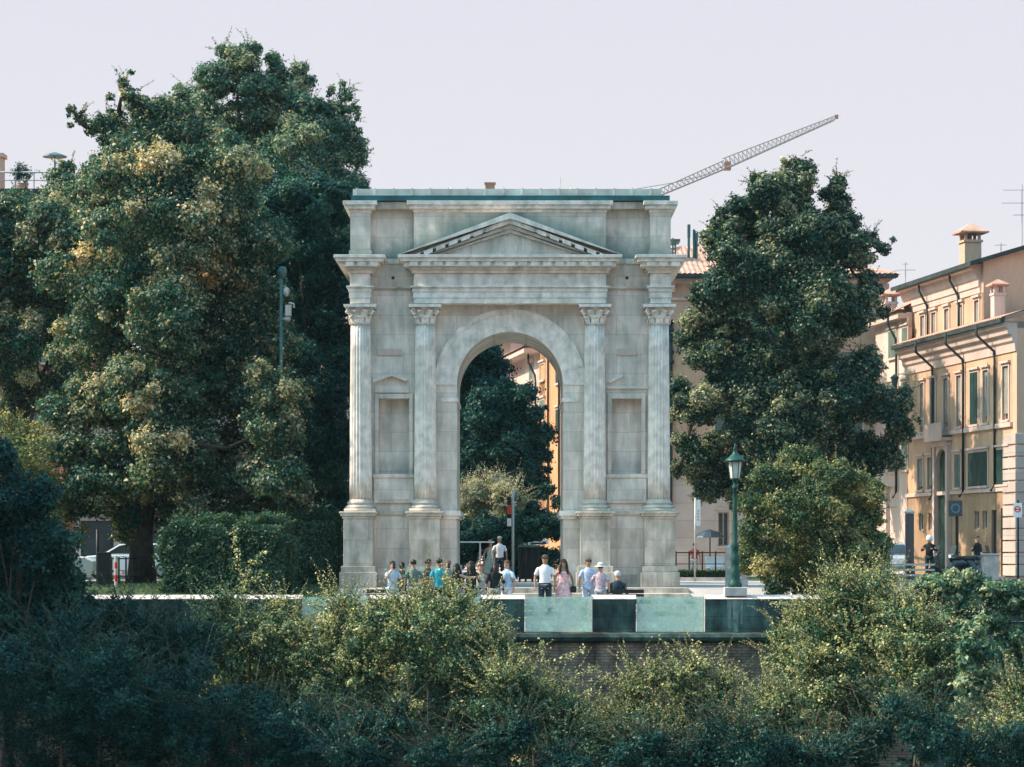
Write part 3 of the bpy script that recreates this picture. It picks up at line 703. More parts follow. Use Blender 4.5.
# set-back upper block
ub = empty('palace_upper', (0,0,0)); 
bpy.data.objects.remove(ub)
class Sub: pass
u0 = Facade('tall_house', 'tall peach house with a bare gable behind the palace roof', 983.5, 0.0001, 1)
bpy.data.objects.remove(u0.root)
inset = .35
nrm = Vector((SY, SX, 0)); base0 = pal.p0+nrm*inset
k = (983.5-CX)/F; tt = (base0.x-k*base0.y)/(SX+k*SY); pn = base0+Vector((-SX,SY,0))*tt
up = Facade('tall_house', 'tall peach house with a bare tan gable behind the palace roof', 983.5, pn.y, 14)
L2 = up.t(907); up.t1 = L2; _f = up.p0+Vector((-SX,SY,0))*L2; up.root.location = (_f.x,_f.y,0); ru = up.root
ze = up.z(975,264)
zt3 = up.z(978,300); zb3 = up.z(978,328)
ops3 = [up.op(a,b,zt3,zb3) for a,b in ((921,925),(932,936.5),(945,949.5),(958.5,963),(975,979.5))]
q = MB(); wall(q, L2, ze-1.4, ops3, .2, 0); q.quad((0,0,0),(0,12,0),(0,12,ze-.4),(0,0,ze-.4)); q.build('wall', M['peach'], ru)
q = MB(); rise = (262-247)/F*pn.y  # gable end seen from the river
q.prismx([(-.0,0),(9,0),(9,ze+9*.30),(0,ze-.0)], L2-.3, L2+.002); q.prismx([(9,0),(16,0),(16,ze+.6),(9,ze+9*.30)], L2-.3, L2+.002); q.build('gable_wall', M['tanwall'], ru)
q = MB(); q.prismx([(.02,ze-1.4),(-.06,ze-1.4),(-.08,ze-1.15),(-.14,ze-1.1),(-.14,ze-.8),(-.22,ze-.72),(-.35,ze-.35),(-.55,ze-.3),(-.55,ze-.1),(.02,ze-.1)], -.1, L2-.31); q.build('cornice', M['cream'], ru)
q = MB(); q.prismx([(-.75,ze-.25),(-.75,ze-.05),(9,ze+9*.30+.2),(9,ze+9*.3)], -.3, L2+.35); q.prismx([(9,ze+9*.3),(9,ze+9*.30+.2),(16.5,ze+.6),(16.5,ze+.4)], -.3, L2+.35)
q.build('roof', M['eave'], ru)
for o in ops3: window(ru, o, 'blind')
downpipe(ru, up.u(929), up.z(929,281), up.z(929,341)-1, .5); downpipe(ru, up.u(960), up.z(960,270), up.z(960,334)-1, .5)
zr = ze+.3
chimney(ru, up.u(961), .45, zr-.8, up.z(970,237), .8, m='tanwall'); chimney(ru, up.u(957.5), .4, zr-.8, up.z(963,239), .42, m='tanwall')
# antenna masts
def antenna(label, px, Y, ytop, ybot, bars, w):
    o = MB(); k = Y/F; x = XX(px,Y); o.tube([(0,0,0),(0,0,(ybot-ytop)*k)], .025, 5)
    for yb2, l0, l1 in bars: o.tube([(l0*k,0,(ybot-yb2)*k),(l1*k,0,(ybot-yb2)*k)], .016, 4)
    q_ = o.build('antenna', M['greymetal']); q_.location = (x,Y,ZZ(ybot,Y)); tag(q_, label, 'antenna'); return q_
antenna('tall rooftop antenna with crossbars at the right edge of the sky', 1022, 122, 184, 252, ((190,-19,6),(203,-20,6),(215,-9,5)), 1)
antenna('short rooftop antenna on the tall house roof right of its chimney', 1001, 122, 243, 256, ((245,-6,6),), 1)
antenna('thin antenna rising between the pale house and the tree', 905.5, 132, 262, 300, ((264,-3,3),(270,-8,10)), 1)

# white house farther along the street
wh = Facade('pale_house', 'pale pink house with sage shutters left of the palace', 911.5, pal.p0.y+SY*14.9, 5.2)
wh.p0 = pal.p0+Vector((-SX,SY,0))*15.05; far = wh.p0+Vector((-SX,SY,0))*5.2; wh.root.location = (far.x, far.y, 0)
rw_ = wh.root; zw = wh.z(900,314)
opw = [wh.op(889.5,896.5,wh.z(893,331),wh.z(893,358)), wh.op(903,908,wh.z(905,328),wh.z(905,355)), wh.op(888,896,wh.z(893,384),wh.z(893,412)), wh.op(902,908,wh.z(905,382),wh.z(905,410)), wh.op(902,908,wh.z(905,440),wh.z(905,470)), wh.op(889,896,wh.z(893,441),wh.z(893,472))]
q = MB(); wall(q, 5.2, zw-.3, opw+[wh.op(886,897,wh.z(893,486),.02)], .2); q.quad((0,0,0),(0,8,0),(0,8,zw),(0,0,zw)); q.quad((5.2,0,0),(5.2,.3,0),(5.2,.3,zw),(5.2,0,zw)); q.build('wall', M['whitewall'], rw_)
for o in opw: window(rw_, o, 'shutter_pale')
q = MB(); q.box(-.2,5.25,-.45,.02,zw-.3,zw-.05); q.build('cornice', M['cream'], rw_)
q = MB(); tiles(q, -.3, 5.3, -.6, zw, .33, zw+.42); q.quad((-.3,.33,zw+.42),(2.5,.33,zw+.42),(2.5,8,zw),(-.3,8,zw)); q.build('roof', M['tile'], rw_)
downpipe(rw_, wh.u(897.5), zw, wh.z(898,498), .5); chimney(rw_, wh.u(884), .3, zw-.1, wh.z(887,301), .6, m='whitewall')

# big tan block behind the tree; its left side faces the lane seen through the arch
YB = 134.0
xb0, xb1 = XX(577,YB), XX(884,YB); LB = xb1-xb0
tb = empty('apartment_block', (xb0,YB,0)); tag(tb, 'large tan block with tiled hip roof behind the right tree', 'building')
zE = ZZ(279,YB); zG = ZZ(478,YB)
U = lambda px: XX(px,YB)-xb0
up_ops = []
for cx_ in (600, 632, 664, 700, 738, 776, 814, 852):
    for yt, yb_ in ((300,322),(352,384),(412,446)): 
        if cx_ in (664,): continue
        up_ops.append((U(cx_)-.5+ (1.3 if cx_==700 else 0), U(cx_)+.5+(1.3 if cx_==700 else 0), ZZ(yb_,YB), ZZ(yt,YB)))
lo_ops = [(U(718),U(729),ZZ(546,YB),ZZ(512,YB)), (U(770),U(786),.05,ZZ(505,YB)), (U(830),U(846),.05,ZZ(505,YB)),(U(866),U(880),.05,ZZ(490,YB))]
q = MB(); wall(q, LB, zE, up_ops, .2, zG); q.quad((LB,0,zG),(LB,16,zG),(LB,16,zE),(LB,0,zE)); q.build('upper_wall', M['tanwall'], tb)
q = MB(); wall(q, LB, zG-.002, lo_ops, .3, 0, 0, -.03); q.quad((LB,0,0),(LB,16,0),(LB,16,zG),(LB,0,zG)); q.build('ground_floor_wall', M['greyrust'], tb)
MB().box(0,LB,-.12,.02,zG,zG+.25).build('string_course', M['cream'], tb); MB().box(0,LB,-.1,.02,zE-1.1,zE-.95).build('string_course', M['cream'], tb)
q = MB(); q.box(-.1,LB+.1,-.35,.02,zE-.25,zE-.0)
x = .3
while x < LB: q.box(x,x+.35,-.3,.02,zE-.7,zE-.26); x += 2.2
q.build('cornice', M['cream'], tb)
for o in up_ops: window(tb, o, 'shutter_pale' if random.Random(int(o[0]*10)).random() < .6 else 'blind')
for o in lo_ops: window(tb, (o[0],o[1],o[2],o[3]), 'none', .24, True, tmat='greyrust')
q = MB(); q.box(-.5,LB+.6,-.95,-.7,zE,zE+.18); q.box(-.5,LB+.6,-.7,.0,zE+.02,zE+.12); q.build('eave_gutter', M['eave'], tb)
q = MB(); zR = ZZ(244,YB)+.6; yR = 8
x0r, x1r = -.6, LB+.7; n = int((x1r-x0r)/.27*4); base = 0
for j in range(7):
    f = j/6
    for i in range(n+1):
        xx = x0r+(x1r-x0r)*i/n; h = .07*abs(math.sin(PI*(xx-x0r)/.27))
        lim0, lim1 = x0r+f*6.5, x1r-f*6.5; xc_ = min(max(xx,lim0),lim1)
        q.v.append((xc_, -.9+f*(yR+.9), zE+.16+f*(zR-zE)+h))
for j in range(6):
    for i in range(n): p = j*(n+1)+i; q.f.append((p,p+1,p+n+2,p+n+1))
b0 = len(q.v); q.v += [(x0r,-.9,zE+.16),(x0r,17,zE+.16),(x0r+6.5,yR,zR+.16),(x1r,-.9,zE+.16),(x1r,17,zE+.16),(x1r-6.5,yR,zR+.16)]
q.f += [(b0,b0+1,b0+2),(b0+3,b0+5,b0+4),(b0+1,b0+4,b0+5,b0+2)]; q.build('roof', M['tile'], tb)
q = MB()
for p, z0_, z1_ in ((672,232,250),(676.5,231,250),(679,232,250)): q.tube([(U(p),3,ZZ(z1_,YB)),(U(p),3,ZZ(z0_,YB))], .05, 5)
q.box(U(668),U(684),3,4.4,ZZ(234.5,YB),ZZ(232,YB))
for p in (238,242,246): q.tube([(U(669),3,ZZ(p,YB)),(U(680),3,ZZ(p,YB))], .03, 4)
q.build('roof_stair_cage', M['tealmetal'], tb)
q = MB()
for p, t_ in ((694,215),(699.5,220),(702,224)):
    q.tube([(U(p),4,ZZ(262,YB)),(U(p),4,ZZ(t_,YB))], .07, 6)
q.box(U(692.6),U(695.6),3.85,4.15,ZZ(228,YB),ZZ(215,YB)); q.box(U(700.5),U(703.5),3.85,4.15,ZZ(232,YB),ZZ(222,YB)); q.build('cell_antenna', M['tealmetal'], tb)
q = MB(); q.tube([(U(669.6),-.12,ZZ(322,YB)),(U(669.6),-.12,ZZ(505,YB))], .14, 8); 
for yq in (322,330,338,352,362): q.lathe([(.2,ZZ(yq,YB)-.1),(.24,ZZ(yq,YB)),(.2,ZZ(yq,YB)+.1)], (U(669.6),-.12), 8)
q.build('downpipe', M['eave'], tb, True)
# banner on wall? windows done. lane side facades, facing the sun, seen through the arch
lane = Facade('orange_house', 'orange lane house glimpsed through the arch on its right side', 577, YB+.02, 12)
opl = [lane.op(a,b,lane.z(556,366),lane.z(556,384)) for a,b in ((556.5,559.5),)]+[lane.op(556.5,559.5,lane.z(556,410),lane.z(556,430)), lane.op(564,569,lane.z(556,366),lane.z(556,384)), lane.op(564,569,lane.z(556,410),lane.z(556,430))]
q = MB(); wall(q, 12, zE-.3, opl, .2); q.quad((0,0,0),(0,3,0),(0,3,zE-.3),(0,0,zE-.3)); q.build('wall', M['orange'], lane.root)
for o in opl: window(lane.root, o, 'shutter')
downpipe(lane.root, lane.u(549.5), zE-1, 3, .5); downpipe(lane.root, lane.u(560.5), zE-1, 3, .5)
q = MB(); q.box(-.3,12,-.7,.02,zE-.3,zE-.05); q.build('cornice', M['cream'], lane.root)
l2 = Facade('lane_house', 'white plastered lane house with a dark window seen through the arch', 549, 147, 10)
ptl = lane.p0+Vector((-SX,SY,0))*12.05; l2.p0 = ptl; far = ptl+Vector((-SX,SY,0))*10; l2.root.location = (far.x,far.y,0)
zl2 = l2.z(541,352)
opl2 = [l2.op(540.5,545,l2.z(543,364),l2.z(543,380)), l2.op(530,533.5,l2.z(532,363),l2.z(532,380)), l2.op(540.5,545,l2.z(543,400),l2.z(543,420)), l2.op(530,533.5,l2.z(532,400),l2.z(532,420))]
q = MB(); wall(q, 10, zl2, opl2, .2); q.quad((10,0,0),(10,6,0),(10,6,zl2),(10,0,zl2)); q.build('wall', M['whitewall'], l2.root)
for k_, o in enumerate(opl2): window(l2.root, o, 'none' if k_ == 0 else 'shutter_pale')
q = MB(); q.box(-.3,10.4,-.9,.02,zl2,zl2+.25); q.build('eave', M['cream'], l2.root)
q = MB(); tiles(q, -.3, 10.4, -1, zl2+.27, 4, zl2+1.9); q.build('roof', M['tile'], l2.root)
downpipe(l2.root, l2.u(537), zl2, 3, .5)
l3 = Facade('lane_house', 'narrow pale lane house farthest back through the arch top', 520, 160, 14)
ptl = ptl+Vector((-SX,SY,0))*10.1; l3.p0 = ptl; far = ptl+Vector((-SX,SY,0))*14; l3.root.location = (far.x,far.y,0)
zl3 = l3.z(509,340)
q = MB(); wall(q, 14, zl3, [], .2); q.quad((14,0,0),(14,6,0),(14,6,zl3),(14,0,zl3)); q.build('wall', M['cream'], l3.root)
q = MB(); q.box(-.3,14.4,-.9,.02,zl3,zl3+.3); q.build('eave', M['whitewall'], l3.root)
q = MB(); tiles(q, -.3, 14.4, -1, zl3+.32, 4, zl3+1.9); q.build('roof', M['tile'], l3.root)
# far end of the lane
bk_ = empty('lane_end_house', (XX(440,178),178,0)); tag(bk_, 'shaded tan house closing the lane behind the trees', 'building')
q = MB(); wall(q, 14, 15, [(2+i*3,3.1+i*3,z,z+1.7) for i in range(4) for z in (3,6.5,10)], .2); q.box(0,14,.25,8,0,15); q.build('wall', M['tanwall'], bk_)
q = MB(); q.box(-.4,14.4,-.8,8.6,15,15.3); q.build('roof', M['tile'], bk_)

# buildings at the left behind the trees
lbk = empty('brick_red_house', (XX(-130,128),128,0)); tag(lbk, 'brick red house with roof terrace behind the left trees', 'building')
LL = XX(74,128)-XX(-130,128); zl = ZZ(192,128)
wo = [(LL-2.4-i*3.2,LL-1.4-i*3.2,z,z+1.9) for i in range(3) for z in (3.6,7,10.4,13.8)]
q = MB(); wall(q, LL, zl, wo, .2); q.quad((LL,0,0),(LL,12,0),(LL,12,zl),(LL,0,zl)); q.quad((0,0,zl),(LL,0,zl),(LL,12,zl),(0,12,zl)); q.build('wall', M['redwall'], lbk)
for o in wo: window(lbk, o, 'shutter_pale')
q = MB(); q.box(-.2,LL+.3,-.5,.02,zl-.4,zl+.1); q.build('eave', M['eave'], lbk)
q = MB()
for i in range(12): q.tube([(LL-.2-i*.9,.2,zl+.1),(LL-.2-i*.9,.2,zl+1.0)], .03, 5)
q.tube([(0,.2,zl+1.0),(LL,.2,zl+1.0)], .05, 5); q.tube([(0,.2,zl+.6),(LL,.2,zl+.6)], .025, 5); q.build('terrace_railing', M['greymetal'], lbk)
q = MB(); q.box(LL-4.5,LL-3.75,1,1.8,zl,ZZ(150,128)); q.box(LL-4.6,LL-3.65,.9,1.9,ZZ(154,128),ZZ(150,128)); q.build('chimney', M['tanwall'], lbk)
um = MB(); um.tube([(0,0,0),(0,0,1.55)], .04, 6); um.lathe([(.62,1.55),(.6,1.6),(.3,1.72),(.02,1.8)], (0,0), 10)
o = um.build('rooftop_parasol', M['tealmetal']); o.location = (XX(53,129),129.5,ZZ(184,128)); tag(o, 'closed-in teal parasol on the red house roof terrace', 'parasol')
rng0 = np.random.default_rng(5)
pot = empty('potted_shrub', (XX(22,128.3),128.6,zl+.0)); tag(pot, 'small round potted shrub at the roof terrace railing', 'shrub')
q = MB(); q.lathe([(.2,0),(.28,.5),(.3,.5)], (0,0), 12); q.build('pot', M['tile'], pot)
c_, n_, t_ = crown_points([(0,0,1.1,.38,.38,.55)], 60, 20, .2, rng0); leaf_mesh('foliage', M['leaf_dark'], c_, n_, np.full(len(c_),.1), t_, rng0, pot)
lb2 = empty('shop_building', (XX(74.5,126),126,0)); tag(lb2, 'low cream building with dark shopfront behind the left tree trunk', 'building')
q = MB(); wall(q, 15, 9, [(.3,1.9,.1,2.6),(3.0,4.6,.1,2.6),(6,8,.6,2.4),(10,12,.6,2.4)]+[(x,x+1,4.6,6.4) for x in (.8,3.4,6.4,9.4,12.4)], .3); q.box(0,15,.32,8,0,9); q.build('wall', M['greyrust'], lb2)
q = MB()
for x in (2.2,4.9): q.box(x-.12,x+.12,-.14,-.003,0,3)
q.box(0,9,-.3,-.003,3,3.25); q.build('shop_frame', M['cream'], lb2)
q = MB(); q.box(.31,1.89,.1,.14,.11,2.59); q.box(3.01,4.59,.1,.14,.11,2.59); q.build('shop_glass', M['glass'], lb2)
q = MB(); q.box(-.3,15.3,-.6,8.5,9,9.25); q.build('roof', M['tile'], lb2)
# backdrop houses across the far left/right so side views stay closed
for nm, lb, px0, px1, Y, yt, mt in (('town_house','plain tan town house far behind the left trees',150,420,150,330,'tanwall'),):
    e = empty(nm, (XX(px0,Y),Y,0)); tag(e, lb, 'building'); Lx = XX(px1,Y)-XX(px0,Y); hz = ZZ(yt,Y)
    oo = [(1+i*3,2.1+i*3,z,z+1.8) for i in range(int(Lx/3)) for z in (1.2,4.6,8)]
    q = MB(); wall(q, Lx, hz, oo, .2); q.box(0,Lx,.25,9,0,hz); q.build('wall', M[mt], e)
    for o in oo: window(e, o, 'shutter_pale')
    q = MB(); q.prismx([(-.8,hz),(9.8,hz),(4.5,hz+2)], -.3, Lx+.3); q.build('roof', M['tile'], e)
# castle tower added outside the frame to shade the near bank
q = MB(); q.box(-8,0,0,21,-9,16.5)
for i in range(9): q.box(-.8,-.02,.2+i*2.4,1.5+i*2.4,16.5,17.9)
for i in range(3): q.box(-7.8+i*2.6,-6.3+i*2.6,.01,.8,16.5,17.9)
o = q.build('added_castle_tower', M['castle']); o.location = (-26,50,0); tag(o, 'unseen red brick castle tower added beside the river to shade the bank', 'tower')

# ------------------------------------------------------------------ trees
left = [
 ('plane_tree','tall airy pale-green tree whose top rises highest behind the left trees','leaf_pale',290,108,
  [(235,72,26),(255,95,30),(285,95,28),(300,120,30),(330,150,30),(345,95,11),(353,110,8),(350,128,10),(336,112,12),(340,140,14),(318,130,16),(222,52,10),(247,55,13),(298,75,12),(275,65,12),(195,105,20),(210,80,15),(250,140,45),(216,118,22),(212,150,28),(300,170,45),(190,130,30),(335,190,30),(345,225,28),(270,200,50),(320,260,45)],
  5200,46,.52,.12,11,.38),
 ('plane_tree','broad dense bronze-green tree with its trunk nearest the clipped hedge','leaf_plane',142,87.5,
  [(150,150,46),(195,145,40),(110,195,42),(225,190,48),(165,225,62),(245,245,42),(115,290,58),(200,300,70),(255,330,50),(90,345,36),(140,375,60),(225,400,64),(95,400,30),(175,450,58),(120,470,42),(250,460,50),(220,495,42),(150,505,40),(275,420,34),(79,118,9),(72,110,7),(92,130,10),(104,140,12),(125,85,9),(132,98,12),(140,112,15),(118,118,13),(112,132,15),(180,95,12),(165,112,18),(285,500,30),(100,505,22),(284,392,20,-4),(280,435,26,-4),(285,480,26,-4),(72,435,28),(85,485,24),(130,520,22),(190,522,24),(185,235,40,2),(200,275,44,2),(150,260,44,2),(205,350,44,2),(175,325,42,-3),(160,395,40,-3),(180,445,40,-3),(150,190,36,-2)],
  9500,48,.52,.12,12,.42),
 ('plane_tree','golden-lit tree reaching past the left edge under the roof terrace','leaf_plane',15,97,
  [(30,230,42),(62,195,28),(15,285,58),(62,320,46),(10,350,50),(52,255,48),(-10,240,40),(70,168,9),(60,380,26),(-30,330,50),(20,395,22),(85,250,35)],
  4800,48,.52,.12,13,.34),
 ('evergreen_oak','dark dense tree close behind the arch left flank','leaf_dark',322,94,
  [(300,225,42),(330,260,32),(290,300,50),(325,330,36),(300,390,50),(325,430,34),(290,470,48),(330,490,24),(332,205,24),(268,240,40),(345,300,22),(340,370,24),(345,460,18),(330,520,18)],
  5200,46,.52,.12,14,.36),
 ('acacia_tree','small yellow-green tree left of the dark trunk under the big crowns','leaf_gold',48,87,
  [(20,440,24),(48,455,26),(15,480,34),(62,490,26),(60,525,22),(30,525,30),(74,470,12),(75,505,14),(10,430,18)],
  1100,26,.4,.1,15,.16),
]
for nm, lb, mt, px, Y, bl, nc, nl, cr, lf, sd_, tr_ in left:
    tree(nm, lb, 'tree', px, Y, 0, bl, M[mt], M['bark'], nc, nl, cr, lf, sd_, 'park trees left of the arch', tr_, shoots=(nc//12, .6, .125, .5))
tree('linden_tree', 'tall dark green tree with three pointed tops right of the arch', 'tree', 790, 100, 0,
  [(895,400,13),(908,428,9),(681,392,12),(677,470,9),(884,250,9),(712,300,14),(797,163,10),(797,178,16),(797,205,20),(756,186,11),(774,188,10),(838,184,11),(722,212,8),(765,200,18),(790,365,44),(790,420,40),(748,435,32),(760,195,14),(755,215,24),(838,195,13),(838,218,20),(728,225,14),(725,245,20),(795,245,40),(843,250,26),(745,275,36),(872,238,11),(866,285,12),(800,305,48),(718,330,34),(846,318,30),(884,312,9),(712,360,20),(755,375,50),(825,385,46),(862,360,14),(695,410,24),(882,412,17),(900,425,13),(688,448,17),(715,465,28),(775,455,45),(845,450,38),(890,450,16),(705,487,13),(745,485,22),(704,296,12)],
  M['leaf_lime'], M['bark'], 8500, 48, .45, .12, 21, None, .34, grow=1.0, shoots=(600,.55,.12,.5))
tree('linden_tree', 'unseen dark tree added behind the three-topped linden to shade the palace', 'tree', 775, 121, 0,  # added unseen tree, placed to shade the lower palace front
  [(775,262,40,-5),(755,290,42,-1),(790,275,44,2),(770,260,40,6),(770,350,55,-4),(805,350,44,4),(735,370,40,0),(800,330,44,0),(775,300,44,11),(790,350,44,14),(760,330,44,9)], M['leaf_dark'], M['bark'], 2600, 34, .7, .2, 27, None, .3)
tree('ochre_bush', 'rounded ochre-green bush tree right of the street lamp', 'bush', 815, 78.6, -.45,
  [(800,462,16),(775,482,20),(835,480,24),(866,495,18),(762,515,22),(800,512,36),(848,525,36),(765,555,24),(800,560,38),(845,565,36),(872,550,20),(790,480,14),(752,540,10)],
  M['leaf_bush'], M['twig'], 4600, 36, .3, .078, 22, None, .12, shoots=(170,.6,.08,.55))
tree('maple_tree', 'dark tree filling the upper left of the arch opening', 'tree', 488, 106, 0,
  [(480,360,22),(490,380,20),(470,395,28),(500,410,34),(518,404,15),(538,412,8),(470,440,30),(505,455,36),(535,445,18),(480,480,30),(520,490,26),(485,345,12),(528,520,18),(470,520,24),(505,530,20),(532,470,16),(548,528,14),(462,372,14),(476,350,10),(490,338,8),(530,440,16)],
  M['leaf_dark'], M['bark'], 4200, 40, .45, .12, 23, None, .25)
tree('olive_tree', 'silver-green olive tree standing low inside the arch opening', 'tree', 489, 99, 0,
  [(470,495,16),(492,490,17),(510,497,14),(480,508,18),(505,510,16),(462,500,12),(520,503,8)],
  M['leaf_olive'], M['bark'], 1100, 28, .25, .075, 24, None, .12, shoots=(420,.75,.07,.8))
tree('laurel_bush', 'dark green shrub mass under the silver olive tree', 'bush', 490, 97.9, 0,
  [(550,530,13),(552,560,13),(540,563,13),(556,500,8),(500,548,14),(515,560,12),(462,555,14),(468,530,16),(490,528,18),(512,528,14),(480,545,16),(530,530,10),(545,520,9),(545,490,8)], M['leaf_dark'], M['bark'], 1700, 30, .3, .09, 25, None, .1)

# clipped hedges
def hedge(label, px0, px1, ytop, Y, dep, seed, zb_=0):
    rng = np.random.default_rng(seed); x0, x1 = XX(px0,Y), XX(px1,Y); h = ZZ(ytop,Y)-zb_; W_ = x1-x0
    jit = .11
    root = empty('clipped_hedge', ((x0+x1)/2, Y, zb_)); tag(root, label, 'hedge', 'clipped hedges by the arch')
    n = 26000; p = rng.random((n,3))*[W_,dep,h]-[W_/2,0,0]; face = rng.integers(0,4,n); j = rng.normal(.02,.10,n)
    p[face==0,1] = j[face==0]; p[face==1,2] = h-j[face==1]; p[face==2,0] = -W_/2+j[face==2]; p[face==3,0] = W_/2-j[face==3]
    wob = .14*np.sin(p[:,0]*2.1+seed)+.1*np.sin(p[:,2]*3.3+p[:,0]*1.3); p[:,1] -= wob*(face==0); p[:,2] += wob*.9*(face==1)+.05*np.sin(p[:,0]*9)*(face==1); p[:,0] += wob*(face>=2)*.8
    # rounded corners
    p[:,2] -= .35*np.clip((np.abs(p[:,0])/(W_/2)-.8)*5,0,1)**2*(p[:,2]/h)
    nor = np.zeros((n,3)); nor[face==0] = (0,-1,.3); nor[face==1] = (0,0,1); nor[face==2] = (-1,0,.3); nor[face==3] = (1,0,.3); nor += rng.normal(size=(n,3))*.6
    keep = ~((np.sin(p[:,0]*4.3+seed)*np.sin(p[:,2]*3.7+seed*2)*np.sin(p[:,1]*3) > .42) & (rng.random(n) < .8)); p = p[keep]; nor = nor[keep]
    top = [(x, dep*rng.random(), h-.15, .22, .22, .2) for x in rng.uniform(-W_/2, W_/2, 12)]
    c2, n2, t2, s2, _ = shoot_points(top, rng, 90, .42, .08, .6)
    c3, n3, t3 = crown_points([(x, rng.uniform(0,.4), z_, .3, .25, .26) for x, z_ in zip(rng.uniform(-W_/2, W_/2, 26), rng.uniform(.3, h, 26))], 130, 30, .2, rng)
    p = np.vstack([p, c2, c3]); nor = np.vstack([nor, n2, n3]); n = len(p)
    leaf_mesh('foliage', M['leaf_hedge'], p, nor, .06+.05*rng.random(n), rng.normal(.5,.22,n), rng, root)
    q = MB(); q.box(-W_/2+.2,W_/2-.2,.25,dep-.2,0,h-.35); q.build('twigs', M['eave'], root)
hedge('left clipped hedge block with sunlit end beside the lawn', 164, 230, 524, 80.5, 2.6, 31, -.25)
hedge('middle clipped hedge block, darkest of the three', 229, 286, 525, 80.2, 2.4, 32, -.25)
hedge('right clipped hedge block nearest the arch pedestal', 286, 337, 521, 84, 2.6, 33)

# ------------------------------------------------------------------ river bank shrubs
bank = [
 ('golden-tipped bank shrub with a tall sprig above the parapet at left',248,70,[(238,640,34),(205,650,26),(285,640,30),(250,700,55),(300,690,40),(232,610,16),(280,615,14),(215,615,12)],41,'leaf_bank',900),
 ('sunlit bank shrub hiding the first glass panel',352,69,[(345,640,30),(380,630,32),(325,665,30),(365,700,55),(395,670,40),(345,612,14)],42,'leaf_bank',1000),
 ('broad sunlit bank shrub below the group of tourists',440,68,[(430,640,40),(465,635,34),(490,660,30),(440,700,55),(495,710,45),(405,630,26),(420,612,18),(455,608,15)],43,'leaf_bank',1200),
 ('low bank shrub left of the clear glass panel',535,66,[(525,706,26),(555,716,24),(535,745,40),(508,682,20),(575,738,26),(500,695,22)],44,'leaf_bank',900),
 ('loose bank shrub with bare reddish twigs below the second stone block',632,67,[(640,716,22),(620,735,28),(655,745,34),(600,748,26),(630,692,12),(650,684,10)],45,'leaf_bank',800),
 ('upright feathery bank shrub below the last glass panel',697,66.5,[(695,700,22),(715,712,20),(690,742,38),(735,738,30),(680,682,12),(700,672,12),(725,692,12)],46,'leaf_bank',1000),
 ('dark low bank shrub between the feathery shrub and the wide one',770,65,[(770,728,30),(755,750,34),(790,750,36),(785,705,16),(765,705,14)],47,'leaf_bank',800),
 ('widest sunlit bank shrub in front of the parapet below the ochre bush',840,67.5,[(835,620,30),(865,605,28),(810,640,30),(850,660,48),(885,640,36),(805,680,34),(850,705,50),(895,690,40),(785,655,18),(880,590,16),(835,590,14)],48,'leaf_bank',1900),
 ('bank shrub below the ivy with pale leaves',918,66,[(915,640,28),(935,665,32),(910,690,40),(950,705,36),(905,620,22)],49,'leaf_bank',900),
 ('young broad-leaved sapling standing clear at lower right',982,63,[(975,628,13),(968,650,17),(985,660,17),(975,682,20),(992,688,20),(985,712,24),(1010,705,18)],50,'leaf_ivy',500),
 ('shrub cut by the right edge below the dark wall',1024,62,[(1015,735,30),(1035,715,34),(1000,750,34),(1020,700,16)],51,'leaf_bank',700),
 ('near low shrub along the bottom right',900,59,[(870,750,30),(925,735,34),(975,762,30),(825,765,26),(895,715,16),(1010,750,22)],52,'leaf_dark',1400),  # dark leaves carry the shade along the lower edge
 ('near low shrub along the bottom centre',700,58.5,[(640,762,26),(688,775,30),(735,745,32),(790,768,26),(715,728,12),(660,745,14)],53,'leaf_dark',1300),
 ('near low shrub along the bottom left of centre',480,58.5,[(380,748,34),(440,768,34),(500,750,28),(560,772,30),(400,720,14),(520,728,14),(350,765,26)],54,'leaf_dark',1400),
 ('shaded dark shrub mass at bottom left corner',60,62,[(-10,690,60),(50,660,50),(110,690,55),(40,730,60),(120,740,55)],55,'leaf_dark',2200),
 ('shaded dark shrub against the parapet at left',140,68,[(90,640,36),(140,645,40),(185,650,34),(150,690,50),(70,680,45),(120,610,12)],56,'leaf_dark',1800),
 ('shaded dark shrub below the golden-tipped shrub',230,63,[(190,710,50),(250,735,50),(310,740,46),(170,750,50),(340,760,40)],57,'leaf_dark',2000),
]
for lb, px, Y, bl, sd_, mt, nsh in bank:
    zb_ = -8.2+(Y-60)*.2 if Y < 66 else -7+(Y-66)*.12
    nc = int(sum(b[2]**2 for b in bl)*.13)+150
    sh = (int(nsh*.5), .95, .092, .58) if mt != 'leaf_dark' else (260,1.0,.085,.55)
    if mt == 'leaf_ivy': sh = (60,.4,.13,.8)
    tree('bank_shrub', lb, 'shrub', px, Y, zb_, bl, M[mt], M['twig'], nc, 26, .3, .078 if mt != 'leaf_ivy' else .13, sd_, 'shrubs on the river bank', .07, shoots=sh, trunkname='stem')
